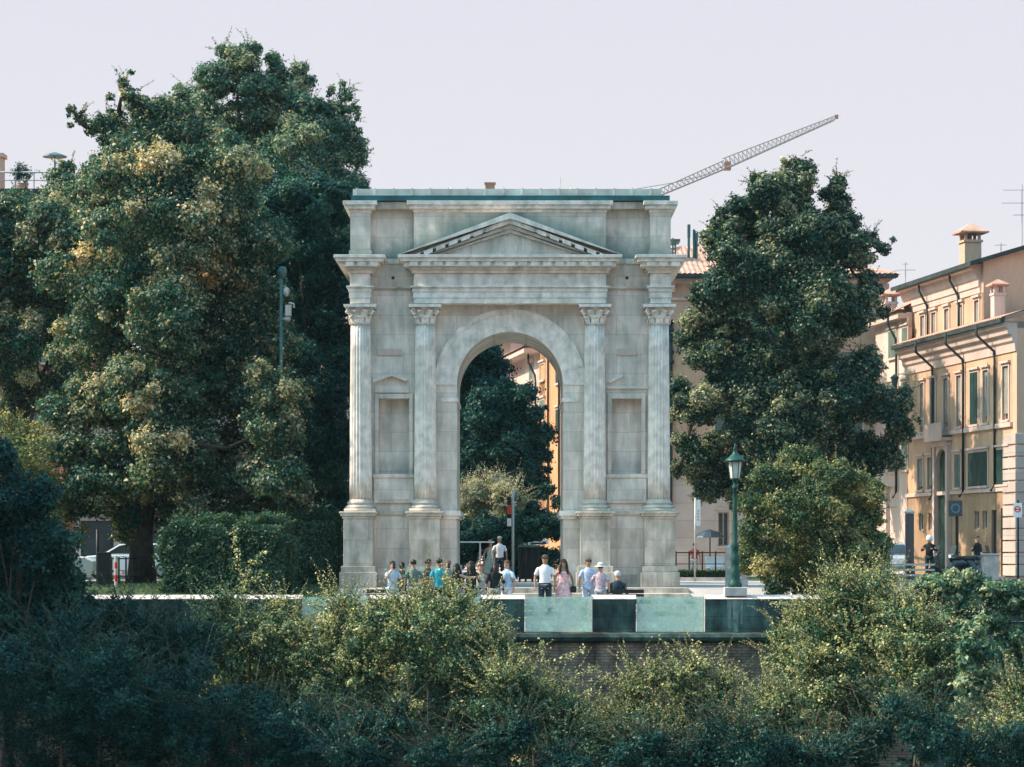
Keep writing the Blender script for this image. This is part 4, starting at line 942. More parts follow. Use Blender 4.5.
# tall individual sprigs rising above the parapet are part of the first shrub's neighbours
def sprig(label, px, Y, ybase, pts, seed):
    rng = np.random.default_rng(seed); k = Y/F; root = empty('leafy_shoot', (XX(px,Y),Y,ZZ(ybase,Y))); tag(root, label, 'shoot', 'shoots above the parapet')
    cen = []; q = MB(); nn_ = []; ton = []; sz = []
    for path in pts:
        pp = [Vector(((x-px)*k, rng.normal()*.05, (ybase-y)*k)) for x, y in path]
        q.tube(pp, [.014-.010*i/(len(pp)-1) for i in range(len(pp))], 4)
        for a_, b3 in zip(pp, pp[1:]):
            n_ = int((b3-a_).length/.014)+2
            for i in range(n_):
                c3 = a_.lerp(b3, i/n_)+Vector(rng.normal(size=3)*.06); cen.append(c3); nn_.append(rng.normal(size=3)+[0,0,.6]); ton.append(rng.normal(.8,.15)); sz.append(.085*(.6+.6*rng.random()))
    q.build('stem', M['twig'], root); leaf_mesh('leaves', M['leaf_bank'], np.array(cen), np.array(nn_), np.array(sz), np.array(ton), rng, root)
sprig('tall forked leafy shoot in front of the middle hedge', 240, 69.5, 640, [[(240,640),(243,590),(236,550),(232,530)],[(242,590),(250,565),(262,555),(268,550)],[(240,610),(222,590),(205,590)],[(243,585),(256,578),(262,570)]], 61)
sprig('slim leafy shoot over the first glass panel', 335, 69.5, 640, [[(335,640),(332,610),(325,585),(318,575)],[(335,640),(342,605),(348,580)],[(338,625),(325,610),(312,600)]], 62)
sprig('leafy shoot curling before the turquoise shirt', 450, 69.5, 640, [[(450,640),(446,605),(448,580),(445,568)],[(455,640),(468,610),(470,590),(462,580)],[(440,640),(425,610),(410,600)],[(470,640),(490,615),(502,606)]], 63)
sprig('leafy shoot at the left of the tourist group', 405, 69.5, 640, [[(405,640),(402,605),(400,580)],[(405,640),(385,610),(378,590)],[(400,640),(372,612),(366,598)]], 64)
sprig('long arching shoot under the last glass panel', 665, 68, 700, [[(665,700),(655,675),(648,660)],[(670,700),(690,660),(700,640)],[(660,700),(640,680),(628,676)]], 65)
sprig('upright shoots rising over the coping near the ochre bush', 835, 68, 620, [[(835,620),(832,590),(838,560)],[(845,620),(862,585),(866,565)],[(860,620),(880,590),(892,570)],[(820,620),(800,600),(770,605)]], 66)
sprig('low shoots below the clear glass panel', 550, 67, 690, [[(550,690),(560,660),(585,648)],[(540,690),(545,660),(540,640)],[(560,690),(585,672),(600,665)]], 67)
# ivy on the retaining wall
def ivymass(name, label, bl, Y, seed, mt='leaf_ivy'):
    rng = np.random.default_rng(seed); k = Y/F; zb_ = -1; root = empty(name, (XX(bl[0][0],Y),Y,zb_)); tag(root, label, 'ivy')
    BL = [(XX(b[0],Y)-root.location.x, (b[3] if len(b) > 3 else 0), ZZ(b[1],Y)-zb_, b[2]*k, b[2]*k*.7, b[2]*k*.8) for b in bl]
    c_, n_, t_ = crown_points(BL, int(sum(b[2]**2 for b in bl)*.35), 24, .2, rng); leaf_mesh('foliage', M[mt], c_, n_, .11*(.6+.6*rng.random(len(c_))), t_, rng, root)
ivymass('ivy_bush', 'bright ivy heaped over the end of the retaining wall', [(940,592,26),(965,590,24),(990,597,22),(925,615,28),(950,620,28),(920,640,24),(1012,598,20),(1035,600,24),(980,612,18),(1012,640,18),(1028,670,20),(1000,622,14)], 70.6, 71)
# undergrowth
rng = np.random.default_rng(81); n = 90000
yy = 56+rng.random(n)*15.6; xx = (rng.random(n)-.5)*44; zz = np.where(yy < 60, -8.9+(yy-56)*.2, np.where(yy < 66, -8.2+(yy-60)*.2, -7+(yy-66)*.12))+rng.random(n)**1.5*(1.6+.9*np.sin(xx*.7)*np.sin(yy*.9))
o = leaf_mesh('undergrowth', M['leaf_dark'], np.stack([xx,yy,zz],1), rng.normal(size=(n,3))+[0,0,.6], .12+.1*rng.random(n), rng.normal(.4,.2,n), rng)
tag(o, 'dense dark undergrowth covering the river bank', 'undergrowth', kind='stuff')
# big dark foreground tree at the left edge
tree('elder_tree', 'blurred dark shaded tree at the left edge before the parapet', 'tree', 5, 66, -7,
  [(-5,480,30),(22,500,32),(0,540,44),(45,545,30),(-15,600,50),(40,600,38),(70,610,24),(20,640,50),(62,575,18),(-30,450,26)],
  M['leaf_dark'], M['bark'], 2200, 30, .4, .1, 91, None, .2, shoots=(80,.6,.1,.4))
# grass tufts right side
rng = np.random.default_rng(83); n = 9000
xx = XX(925,77)+rng.random(n)*7; yy = 73.5+rng.random(n)*7; c_ = np.stack([xx,yy,-.02+.15*rng.random(n)],1)
o = leaf_mesh('dry_grass_tufts', mat('straw', (.36,.27,.14), .9, .2, 3, 0), c_, rng.normal(size=(n,3))*[1,1,.2], .12+.12*rng.random(n), np.full(n,.5), rng, aspect=.15); tag(o, 'dry straw-coloured grass behind the ivy', 'grass', kind='stuff')
rng = np.random.default_rng(84); n = 26000
xx = XX(60,85)+rng.random(n)*(XX(340,82)-XX(60,85)); yy = 73+rng.random(n)*20; c_ = np.stack([xx,yy,np.interp(yy,[72,77.5,81.3,120],[ZT,ZT,0,0])+.03+.06*rng.random(n)],1)
o = leaf_mesh('lawn_grass', M['leaf_hedge'], c_, rng.normal(size=(n,3))*[1,1,.3], .06+.06*rng.random(n), rng.normal(.6,.2,n), rng, aspect=.2); tag(o, 'short green grass of the shaded lawn at left', 'grass', kind='stuff')
#PART2
# ------------------------------------------------------------------ street furniture
q = MB()
for x_, w_, z_ in ((-.16,.07,.82),(.02,.10,.97),(.17,.05,.7)): q.add([(x_-w_,0,0),(x_+w_,0,0),(x_+w_*.6,0,-z_),(x_-w_*.5,0,-z_*.96)], [(0,1,2,3)])
o = q.build('lime_stain', mat('lime_stain', (.22,.29,.26), .9, .3, 4, 0, streak=.5), par); o.location = (XX(735,YP),-.004,ztop-.075)
lp = empty('street_lamp', (XX(735,72.3),72.3,ztop+.03)); tag(lp, 'green cast iron street lamp standing on the parapet beside the ochre bush', 'street lamp')
k = 72.3/F; h = lambda py: (596-py)*k
q = MB(); q.box(-.31,.31,-.29,.2,-.02,h(588)); q.build('stone_plinth', M['coping'], lp, bevel=.015)
q = MB(); q.lathe([(.19,h(588)),(.2,h(585)),(.15,h(582)),(.13,h(577)),(.155,h(573)),(.11,h(570)),(.12,h(563)),(.145,h(560)),(.10,h(556)),(.105,h(549)),(.125,h(547)),(.075,h(543)),(.07,h(520)),(.062,h(500)),(.058,h(490)),(.085,h(489)),(.085,h(487.5)),(.06,h(486)),(.065,h(482)),(.11,h(480.5)),(.06,h(479.5))], (0,0), 20)
q.build('post', M['greenmetal'], lp, True)
q = MB(); q.lathe([(.13,h(479.6)),(.19,h(463))], (0,0), 6); lg = q.build('lantern', M['lampglass'], lp)
q = MB()
for i in range(6):
    a = i*PI/3; q.tube([(.135*math.cos(a),.135*math.sin(a),h(480)),(.198*math.cos(a),.198*math.sin(a),h(462.5))], .012, 5)
q.lathe([(.14,h(480.2)),(.145,h(479))], (0,0), 6); q.build('lantern_frame', M['greenmetal'], lg)
q = MB(); q.lathe([(.29,h(462.4)),(.285,h(461)),(.22,h(459)),(.10,h(455.5)),(.05,h(453)),(.045,h(451)),(.06,h(449.5)),(.02,h(447)),(.005,h(443))], (0,0), 20); q.build('lamp_hood', M['greenmetal'], lp, True)

# surveillance pole by the hedge
sp_ = empty('camera_pole', (XX(281,85.3),85.3,0)); k = 85.3/F; h = lambda py: (586-py)*k
tag(sp_, 'slim teal pole with surveillance cameras between hedge and arch', 'pole')
q = MB(); q.tube([(0,0,0),(0,0,h(268))], [.07,.05], 10); q.build('post', M['tealmetal'], sp_, True)
q = MB(); q.lathe([(.02,h(278)),(.13,h(276)),(.16,h(271)),(.11,h(267)),(.02,h(266))], (.04,0), 14); q.build('antenna_dome', M['tealmetal'], sp_, True)
q = MB(); q.tube([(0,0,h(286)),(.15,0,h(286)),(.17,0,h(290))], .02, 6); q.lathe([(.02,h(297)),(.10,h(294)),(.11,h(289)),(.03,h(287))], (.17,0), 12); q.build('dome_camera', M['greymetal'], sp_, True)
q = MB(); q.tube([(.0,0,h(319)),(.25,0,h(319))], .03, 6); q.box(.15,.34,-.12,.12,h(316),h(305)); q.lathe([(.05,h(322)),(.12,h(320)),(.12,h(317))], (.2,0), 12); q.tube([(.26,-.1,h(303)),(.42,-.1,h(304)),(.44,-.1,h(308))], .035, 6)
q.build('camera_box', M['greymetal'], sp_)
# sign pole inside the arch
k = 94/F; s1 = empty('banner_pole', (XX(513,94),94,0)); tag(s1, 'thin grey pole with a narrow red and white banner inside the arch opening', 'sign pole'); h = lambda py: (582.5-py)*k
q = MB(); q.tube([(0,0,0),(0,0,h(490))], .045, 8); q.build('post', M['greymetal'], s1, True)
for a, b2, m_ in ((497,505,'blackmetal'),(505.2,514,'red'),(514.2,518,'blackmetal'),(518.2,526,'white')):
    q = MB(); q.box(-.21,-.06,-.01,.01,h(b2),h(a)); q.build('banner', M[m_], s1)
# banner pole at the right of the arch
k = 98/F; s2 = empty('banner_pole', (XX(697,98),98,0)); tag(s2, 'pale pole with a tall white banner right of the arch', 'sign pole'); h = lambda py: (581.5-py)*k
q = MB(); q.tube([(-.08,0,0),(-.06,0,h(498))], .035, 8); q.build('post', M['greymetal'], s2, True)
q = MB(); q.box(-.05,.13,-.01,.01,h(526),h(500)); bn = q.build('banner', M['white'], s2)
q = MB()
for i in range(4): q.box(.02,.07,-.014,-.011,h(519-i*3),h(521-i*3))
q.build('small_print', M['greymetal'], bn)
# railing and low hedge behind the right lawn
fr = empty('railing', (XX(676,104),104,0)); tag(fr, 'low brown metal railing behind the right lawn strip', 'railing'); k = 104/F; Lr = (742-676)*k
hh = (579.5-552)*k
q = MB(); q.box(0,Lr,-.03,.03,hh-.05,hh); q.box(0,Lr,-.02,.02,hh*.55,hh*.55+.035); q.box(0,Lr,-.02,.02,.12,.155); q.build('rails', M['rustred'], fr)
for i in range(6): MB().box(i*Lr/5-.03,i*Lr/5+.03,-.031,.031,0,hh+.03).build('post', M['rustred'], fr)
rng = np.random.default_rng(90); n = 9000
c_ = np.stack([rng.random(n)*Lr-Lr/2, rng.random(n)*.7-.35, .02+.33*rng.random(n)**.8],1)
o = leaf_mesh('low_hedge', M['leaf_hedge'], c_, rng.normal(size=(n,3))+[0,0,.6], .07+.05*rng.random(n), rng.normal(.6,.2,n), rng); o.location = (XX(709,103),102.8,.03); tag(o, 'ankle-high clipped hedge at the foot of the brown railing', 'hedge')
MB_ = MB(); MB_.box(0,Lr,-.1,.1,0,.13); o = MB_.build('lawn_kerb', M['coping']); o.location = (XX(676,99.5),99.7,0); tag(o, 'pale stone kerb in front of the right lawn strip', 'kerb')
# pale gate posts behind lamp
for px, yt, w, lb in ((729.5,548,.13,'slim pale stone post just left of the street lamp'),(741.5,560,.2,'short pale stone post just right of the street lamp')):
    k = 86/F; q = MB(); H_ = (586-yt)*k; q.box(-w,w,-w,w,0,H_); q.add([(-w,-w,H_+.002),(w,-w,H_+.002),(w,w,H_+.002),(-w,w,H_+.002),(0,0,H_+.12)], [(0,1,4),(1,2,4),(2,3,4),(3,0,4),(3,2,1,0)])
    o = q.build('stone_post', M['coping'], None, bevel=.01); o.location = (XX(px,86),86,0); tag(o, lb, 'post')
# cafe parasol and chair
q = MB(); q.tube([(0,0,0),(0,0,2.0)], .03, 6); pr = q.build('garden_parasol', M['blackmetal']); pr.location = (XX(710,118),118,0); tag(pr, 'dark open parasol before the grey ground floor wall', 'parasol')
q = MB(); q.lathe([(.72,1.75),(.70,1.8),(.45,1.98),(.02,2.12)], (0,0), 12); q.build('canopy', M['cardark'], pr)
for px, Y in ((713,110),(721,111)):
    o = empty('white_chair', (XX(px,Y),Y,0), .4); tag(o, ('left' if px == 713 else 'right')+' white plastic chair near the dark parasol behind the brown railing', 'chair', 'white chairs behind the railing')
    q = MB(); q.box(-.22,.22,-.22,.22,.42,.46); q.build('seat', M['white'], o); q = MB(); q.box(-.22,.22,.2,.24,.47,.9); q.build('backrest', M['white'], o)
    for a in (-.2,.2):
        for b2 in (-.2,.2): MB().box(a-.02,a+.02,b2-.02,b2+.02,0,.42).build('leg', M['white'], o)
# dark fenced kiosk table inside the arch
ks = empty('newspaper_stand', (XX(529,96.3),96.3,0)); tag(ks, 'dark market stand with a pile of white papers on top behind the arch', 'stand'); k = 96.3/F
w = 11*k; H_ = (582-545)*k
q = MB(); q.box(-w,w,-.5,.5,H_-.08,H_); q.build('top', M['tealmetal'], ks)
q = MB(); q.box(-w*.9,w*.9,.3,.4,.1,H_-.081); q.build('back_panel', M['blackmetal'], ks)
for a in (-.85,-.3,.3,.85): MB().box(a*w-.04,a*w+.04,-.45,-.37,0,H_-.081).build('post', M['blackmetal'], ks)
q = MB(); rnd = random.Random(4)
for i in range(7):
    x = -.1*w+i*.09; q.box(x,x+.22,-.3,.0,H_+.003+i*.004,H_+.06+rnd.random()*.16)
o = q.build('paper_pile', M['white']); o.location = ks.location; tag(o, 'untidy pile of white papers on the dark stand behind the arch', 'papers')
tbw = empty('white_table', (XX(474,96.2),96.2,0)); tag(tbw, 'white framed outdoor table inside the arch at left', 'table')
q = MB(); q.box(-.75,.75,-.4,.4,1.45,1.5); q.build('top', M['white'], tbw)
for a in (-.7,.2): MB().box(a,a+.06,-.3,-.24,0,1.449).build('leg', M['white'], tbw)

# benches facing the river
def bench(px, Y, z, label, w):
    o = empty('park_bench', (XX(px,Y),Y,z)); tag(o, label, 'bench', 'dark benches on the terrace')
    for i in range(3): MB().box(-w,w,-.03-.02*i,.0-.02*i,.46+.13*i,.57+.13*i).build('back_slat', M['blackmetal'], o)
    q = MB(); q.box(-w,w,.02,.45,.40,.445); q.build('seat', M['blackmetal'], o)
    for a in (-w+.1,w-.16): MB().box(a,a+.06,.0,.42,0,.399).build('leg', M['blackmetal'], o)
    return o
bench(624, 76.0, ZT, 'dark backed bench with the white-haired man on it', .58)
bench(381, 76.4, ZT, 'dark empty bench at the left pedestal behind the woman in pale blue', .42)

# ------------------------------------------------------------------ people
def pm(name, col, rough=.85): 
    if name not in M: M[name] = mat(name, col, rough, .08, 8, 0)
    return M[name]
SK = pm('skin', (.52,.30,.21), .55); SKD = pm('skin_tanned', (.40,.22,.14), .55)
HD = pm('dark_hair', (.018,.013,.012), .5); HB = pm('brown_hair', (.10,.055,.03), .6); HW = pm('white_hair', (.62,.60,.56), .7)
def skin_mesh(vs, es, rs, sub=1, root=0):
    bm = bmesh.new(); lay = bm.verts.layers.skin.verify(); bv = []
    for i, (v, r_) in enumerate(zip(vs, rs)):
        b = bm.verts.new(v); r2 = r_ if isinstance(r_, tuple) else (r_, r_); b[lay].radius = r2; b[lay].use_root = (i == root); bv.append(b)
    for a, b in es: bm.edges.new((bv[a], bv[b]))
    me = bpy.data.meshes.new('t'); bm.to_mesh(me); bm.free(); ob = bpy.data.objects.new('t', me); C.objects.link(ob)
    ob.modifiers.new('s', 'SKIN').use_smooth_shade = True
    if sub: m_ = ob.modifiers.new('u', 'SUBSURF'); m_.levels = sub; m_.render_levels = sub
    dg = bpy.context.evaluated_depsgraph_get(); e = ob.evaluated_get(dg); em = e.to_mesh()
    v = [tuple(x.co) for x in em.vertices]; f = [tuple(p.vertices) for p in em.polygons]
    e.to_mesh_clear(); bpy.data.objects.remove(ob); bpy.data.meshes.remove(me)
    return v, f
def person(label, px, Y, z, face, ht=1.75, skin=SK, hair='short', hairm=HD, top=('tee', None), bottom=('trousers', None), armL=None, armR=None, sit=False, extra=(), leanx=0, group='people on the terrace'):
    """local frame: faces -y; face = heading in degrees turned about z; arms given as (elbow, hand) points"""
    sc = ht/1.75
    aL = armL or ((.27,.02,1.14),(.27,-.06,.90)); aR = armR or ((-.27,.02,1.14),(-.27,-.06,.90))
    hipz = .93
    if sit: dz = -.46
    else: dz = 0
    up_ = lambda p: (p[0]+leanx*max(0,p[2]-.9), p[1], p[2]+dz)
    V = [(0,0,.95),(0,.01,1.12),(0,.0,1.32),(0,0,1.44),(0,-.005,1.505),(0,-.015,1.565),(0,-.02,1.65),(0,-.01,1.72)]
    V = [up_(v) for v in V]
    Rr = [(.15,.105),(.13,.09),(.155,.10),(.075,.065),(.054,.054),(.074,.085),(.086,.1),(.05,.06)]
    E = [(i,i+1) for i in range(7)]
    def add(p, r_, par):
        V.append(p); Rr.append(r_); E.append((par, len(V)-1)); return len(V)-1
    fing = MB()
    for sgn, (el, ha) in ((1, aL), (-1, aR)):
        sh = add(up_((sgn*.17,.0,1.375)), .050, 2)
        e_ = add(up_(el), .040, sh); w_ = add(up_(ha), .026, e_)
        d = (Vector(ha)-Vector(el)).normalized(); p1 = Vector(up_(ha))+d*.055; pl = add(tuple(p1), (.040,.020), w_)
        sd2 = d.cross(Vector((0,1,.3))).normalized()
        for j in range(4):
            b0 = p1+sd2*(j-1.5)*.019+d*.02; L_ = (.065,.078,.072,.055)[j]; cu = Vector((0,-.5,0)) if abs(d.z) > .5 else Vector((0,0,-.5))
            fing.tube([b0, b0+d*L_*.5, b0+d*L_*.8+cu*L_*.4], [.0085,.0075,.006], 5)
        tb0 = p1-d*.03+sd2*.035; fing.tube([tb0, tb0+d*.03+sd2*.022, tb0+d*.06+sd2*.022], [.010,.009,.007], 5)
    for sgn in (1,-1):
        hp = add((sgn*.09,0,hipz-.04+dz), .088, 0)
        if sit: kn = add((sgn*.10,-.42,.50), .060, hp); an = add((sgn*.10,-.44,.09), .036, kn)
        else: kn = add((sgn*.105,-.02,.50), .058, hp); an = add((sgn*.115,.02,.09), .036, kn)
        ft = add((V[an][0],V[an][1]-.10,.035), (.038,.028), an); add((V[an][0],V[an][1]-.17,.03), (.034,.022), ft)
    v, f = skin_mesh(V, E, Rr)
    B = MB(); B.add(v, f); B.add(fing.v, fing.f)
    hx, hy, hz = V[6]
    B.tube([(hx,hy-.085,hz+.01),(hx,hy-.112,hz-.025),(hx,hy-.09,hz-.035)], [.010,.016,.008], 6)         # nose
    for sgn in (1,-1): B.lathe([(.006,hz-.035),(.018,hz-.01),(.02,hz+.012),(.006,hz+.03)], (hx+sgn*.08,hy+.01), 8, .55, 1)
    B.tube([(hx-.022,hy-.086,hz-.058),(hx,hy-.092,hz-.06),(hx+.022,hy-.086,hz-.058)], .006, 5)         # lips
    name = 'person'
    o = B.build(name, skin, None, True); o.location = (XX(px,Y),Y,z); o.rotation_euler = (0,0,R(face)); o.scale = (sc,sc,sc)
    tag(o, label, 'person', group)
    def part(mb, nm, m_, smooth=True): return mb.build(nm, m_, o, smooth)
    q = MB()
    for sgn in (1,-1): q.lathe([(.003,hz-.002),(.011,hz+.006),(.003,hz+.014)], (hx+sgn*.032,hy-.082), 8)
    part(q, 'eyes', HD)
    # hair
    q = MB()
    if hair in ('short','bob','long','bun'):
        b = {'short':-.02,'bob':-.10,'long':-.05,'bun':-.01}[hair]
        rows = []; n_ = 16
        for zz_, rr_ in ((-.035,.088),(.0,.098),(.05,.098),(.085,.075),(.105,.035),(.112,.005)):
            rows.append((rr_, zz_))
        base_ = len(q.v)
        for rr_, zz_ in rows:
            for k_ in range(n_):
                a = 2*PI*k_/n_; fx = rr_*.93*math.cos(a); fy = rr_*1.08*math.sin(a)+.012
                lo = max(zz_, .052) if math.sin(a) < -.25 else zz_
                q.v.append((hx+fx, hy+fy, hz+lo))
        for i in range(len(rows)-1):
            for k_ in range(n_): k2 = (k_+1)%n_; q.f.append((base_+i*n_+k_, base_+i*n_+k2, base_+(i+1)*n_+k2, base_+(i+1)*n_+k_))
        if hair == 'bob': q.tube([(hx,hy+.05,hz+.03),(hx,hy+.065,hz-.05),(hx,hy+.06,hz-.11)], [.09,.09,.05], 12)
        if hair == 'long':
            q.tube([(hx,hy+.05,hz+.02),(hx,hy+.085,hz-.1),(hx,hy+.10,hz-.22),(hx,hy+.11,hz-.38)], [.085,.09,.095,.04], 12)
            for sgn in (1,-1): q.tube([(hx+sgn*.07,hy-.01,hz+.03),(hx+sgn*.095,hy-.02,hz-.1),(hx+sgn*.11,hy-.07,hz-.24),(hx+sgn*.12,hy-.09,hz-.36)], [.03,.038,.035,.012], 8)
        if hair == 'bun': q.lathe([(.01,hz-.01),(.045,hz+.02),(.045,hz+.06),(.01,hz+.09)], (hx,hy+.12), 10)
        part(q, 'hair', hairm)
    # clothes
    kind, cm = top
    if cm is not None:
        q = MB(); lx = lambda zz_: leanx*max(0,zz_-.9)
        hem = .83 if kind in ('tee','shirt','jacket') else .95
        prof = [(.168,.122,hem),(.160,.118,.98),(.150,.110,1.12),(.172,.120,1.26),(.180,.118,1.35),(.145,.095,1.415),(.10,.08,1.455),(.066,.062,1.485)]
        if kind == 'dress': prof = [(.25,.22,.62),(.235,.20,.75),(.20,.15,.92),(.145,.11,1.10),(.165,.12,1.26),(.150,.10,1.36),(.115,.07,1.40)]
        if kind == 'dress_long': prof = [(.30,.27,.35),(.27,.23,.6),(.21,.16,.9),(.145,.11,1.10),(.165,.12,1.26),(.14,.10,1.36),(.10,.07,1.40)]
        if sit: prof = [p for p in prof if p[2] > .9] if kind[:5] != 'dress' else prof
        b0 = len(q.v); n_ = 20
        for rx, ry, zz_ in prof:
            for k_ in range(n_):
                a = 2*PI*k_/n_; w_ = 1+.03*math.sin(5*a+zz_*9)*(zz_ < 1.2); q.v.append((rx*w_*math.cos(a)+lx(zz_), ry*w_*math.sin(a), zz_+dz))
        for i in range(len(prof)-1):
            for k_ in range(n_): k2 = (k_+1)%n_; q.f.append((b0+i*n_+k_, b0+i*n_+k2, b0+(i+1)*n_+k2, b0+(i+1)*n_+k_))
        if kind != 'dress' and kind != 'dress_long' and kind != 'tank':
            for sgn, (el, ha) in ((1, aL), (-1, aR)):
                s0 = Vector(up_((sgn*.10,.0,1.39))); s1_ = Vector(up_((sgn*.185,0,1.355))); e_ = Vector(up_(el)); w_ = Vector(up_(ha))
                if kind == 'jacket' or kind == 'shirt_long': q.tube([s0,s1_,e_,w_.lerp(e_,.08)], [.055,.066,.054,.042], 10)
                else: q.tube([s0,s1_,s1_.lerp(e_,.5),s1_.lerp(e_,.72)], [.05,.062,.058,.062], 10)
        part(q, {'tee':'shirt','tank':'top','jacket':'jacket','dress':'dress','dress_long':'dress','shirt':'shirt'}.get(kind,'shirt'), cm)
    bk2, bm_ = bottom
    if bm_ is not None:
        b0v = [(0,0,.97+dz)]; rs_ = [(.162,.118)]; es_ = []
        for sgn in (1,-1):
            i0 = len(b0v); b0v.append((sgn*.092,0,.88+dz)); rs_.append(.105); es_.append((0,i0))
            if sit: b0v += [(sgn*.10,-.42,.505),(sgn*.10,-.43,.12)]
            elif bk2 == 'shorts': b0v += [(sgn*.105,-.01,.68),(sgn*.108,-.015,.50)]
            else: b0v += [(sgn*.105,-.02,.50),(sgn*.115,.02,.10)]
            rs_ += [.078,.058] if bk2 != 'shorts' else [.088,.084]; es_ += [(i0,i0+1),(i0+1,i0+2)]
        v2, f2 = skin_mesh(b0v, es_, rs_); q = MB(); q.add(v2, f2); part(q, bk2, bm_)
    q = MB()
    for sgn in (1,-1):
        ax2, ay2 = (sgn*.10,-.44) if sit else (sgn*.115,.02)
        q.box(ax2-.042,ax2+.042,ay2-.22,ay2+.05,0,.03); q.tube([(ax2,ay2+.03,.045),(ax2,ay2-.08,.05),(ax2,ay2-.2,.04)], [.046,.05,.034], 8)
    part(q, 'shoes', pm('shoe_leather', (.10,.08,.07)))
    for ex in extra:
        q = MB()
        if ex == 'sunglasses':
            for sgn in (1,-1): q.lathe([(.004,hz-.016),(.03,hz-.008),(.032,hz+.012),(.02,hz+.02)], (hx+sgn*.034,hy-.085), 10, 1, .5)
            q.box(hx-.085,hx+.085,hy-.084,hy-.075,hz+.008,hz+.016); part(q, 'sunglasses', M['blackmetal'])
        elif ex == 'cap':
            q.lathe([(.098,hz+.03),(.1,hz+.06),(.08,hz+.10),(.04,hz+.12),(.004,hz+.125)], (hx,hy+.01), 14, .95, 1.08); q.tube([(hx,hy-.07,hz+.045),(hx,hy-.16,hz+.035)], [.07,.05], 10); q.v = [(x, y, z_) for x, y, z_ in q.v]; part(q, 'cap', pm('beige_cap', (.50,.44,.36)))
        elif ex == 'sunhat':
            q.lathe([(.19,hz+.01),(.18,hz+.03),(.105,hz+.05),(.10,hz+.10),(.07,hz+.14),(.01,hz+.15)], (hx,hy+.01), 18, 1, 1.08); hb = part(q, 'sun_hat', M['white'])
            q = MB(); q.lathe([(.108,hz+.05),(.108,hz+.08)], (hx,hy+.01), 18, 1, 1.08, caps=False); q.build('hat_band', M['cardark'], hb)
        elif ex == 'bag':
            q.box(.20,.36,-.13,-.02,.78,.96); bb = part(q, 'shoulder_bag', M['blackmetal'], False); q = MB(); q.tube([(.28,-.07,.95),(.24,-.03,1.2),(.12,0,1.45),(-.05,.06,1.36),(.1,.1,1.1),(.27,-.05,.95)], .008, 5); q.build('strap', M['blackmetal'], bb)
        elif ex == 'phone':
            hp_ = up_(aR[1]); q.box(hp_[0]-.01,hp_[0]+.07,hp_[1]-.06,hp_[1]-.05,hp_[2]+.02,hp_[2]+.16); part(q, 'phone', M['blackmetal'], False)
        elif ex == 'backpack':
            q.lathe([(.12,1.0),(.15,1.08),(.15,1.3),(.09,1.42),(.02,1.44)], (lx(1.2),.17), 12, 1, .6); part(q, 'backpack', pm('backpack_cloth', (.03,.035,.05)))
        elif ex == 'belt': 
            q.lathe([(.167,.955),(.167,.99)], (0,0), 20, 1, .74, caps=False); part(q, 'belt', HD)
    return o
white_t = pm('white_cotton', (.80,.79,.80)); navy = pm('navy_cloth', (.02,.035,.05)); blk = pm('black_cloth', (.014,.018,.022)); teal = pm('turquoise_cotton', (.01,.33,.40))
olive = pm('grey_green_cotton', (.13,.20,.17)); denim = pm('denim', (.09,.20,.27)); pblue = pm('pale_blue_cotton', (.45,.58,.68)); greyc = pm('grey_cloth', (.35,.37,.36))
M['pink_floral'] = mat('pink_floral_cloth', (.80,.62,.60), .85, .1, 16, 0, col2=(.62,.22,.24)); M['blue_floral'] = mat('pale_blue_patterned_cloth', (.55,.62,.74), .85, .1, 14, 0, col2=(.30,.38,.58)); M['mixed_floral'] = mat('red_blue_floral_cloth', (.62,.55,.55), .85, .1, 18, 0, col2=(.25,.14,.24))
up1 = ((.27,-.12,1.22),(.12,-.30,1.50)); up2 = ((-.27,-.12,1.22),(-.12,-.30,1.50))
hp1 = ((.30,-.02,1.18),(.16,-.26,1.24)); hp2 = ((-.30,-.02,1.18),(-.16,-.26,1.24))
Z0 = ZT+.01
def hz_of(py, Y, ht): return ZZ(py, Y)-ht     # ground height that puts the head top at py
PY = 75.5
person('woman in pale blue with dark ponytail raising a phone, leftmost of the group', 392.5, 74.6, Z0, 25, 1.66, hair='bun', top=('tee', pblue), bottom=('trousers', pblue), armL=hp1, armR=up2, extra=('phone',))
person('dark-haired person in black half hidden behind the woman in pale blue', 402, 76.6, Z0, 180, 1.62, hair='bob', top=('tee', blk), bottom=('trousers', navy))
person('man in grey-green t-shirt standing back to the river between pale blue and black shirts', 413.5, 74.4, Z0, 200, 1.70, hair='short', top=('tee', olive), bottom=('trousers', greyc), extra=())
person('man in black t-shirt in side view left of the turquoise shirt', 428, 74.0, Z0, 120, 1.72, skin=SKD, hair='short', top=('tee', blk), bottom=('trousers', navy))
person('man in bright turquoise t-shirt seen from behind', 439.5, 73.4, Z0, 185, 1.74, skin=SKD, hair='short', top=('tee', teal), bottom=('trousers', navy))
person('woman in dark green lifting both hands to her face beside the turquoise shirt', 448, 75.0, Z0, 20, 1.68, hair='bob', hairm=HB, top=('shirt', olive), bottom=('trousers', greyc), armL=up1, armR=up2, extra=('phone',))
person('woman with long black hair and black top pointing', 456.5, 73.3, Z0, 150, 1.60, hair='long', top=('tank', blk), bottom=('trousers', denim), armL=((-.10,-.02,1.22),(-.05,-.20,1.05)) if False else None, armR=((-.34,-.10,1.30),(-.52,-.26,1.33)))
person('person dressed all in black standing before the arch opening', 471, 73.8, Z0, 170, 1.66, hair='long', top=('jacket', blk), bottom=('trousers', blk))
person('woman in long grey skirt close to the person in black', 480.5, 75.2, Z0, 10, 1.58, hair='bob', hairm=HB, top=('dress_long', greyc), bottom=('skirt', None))
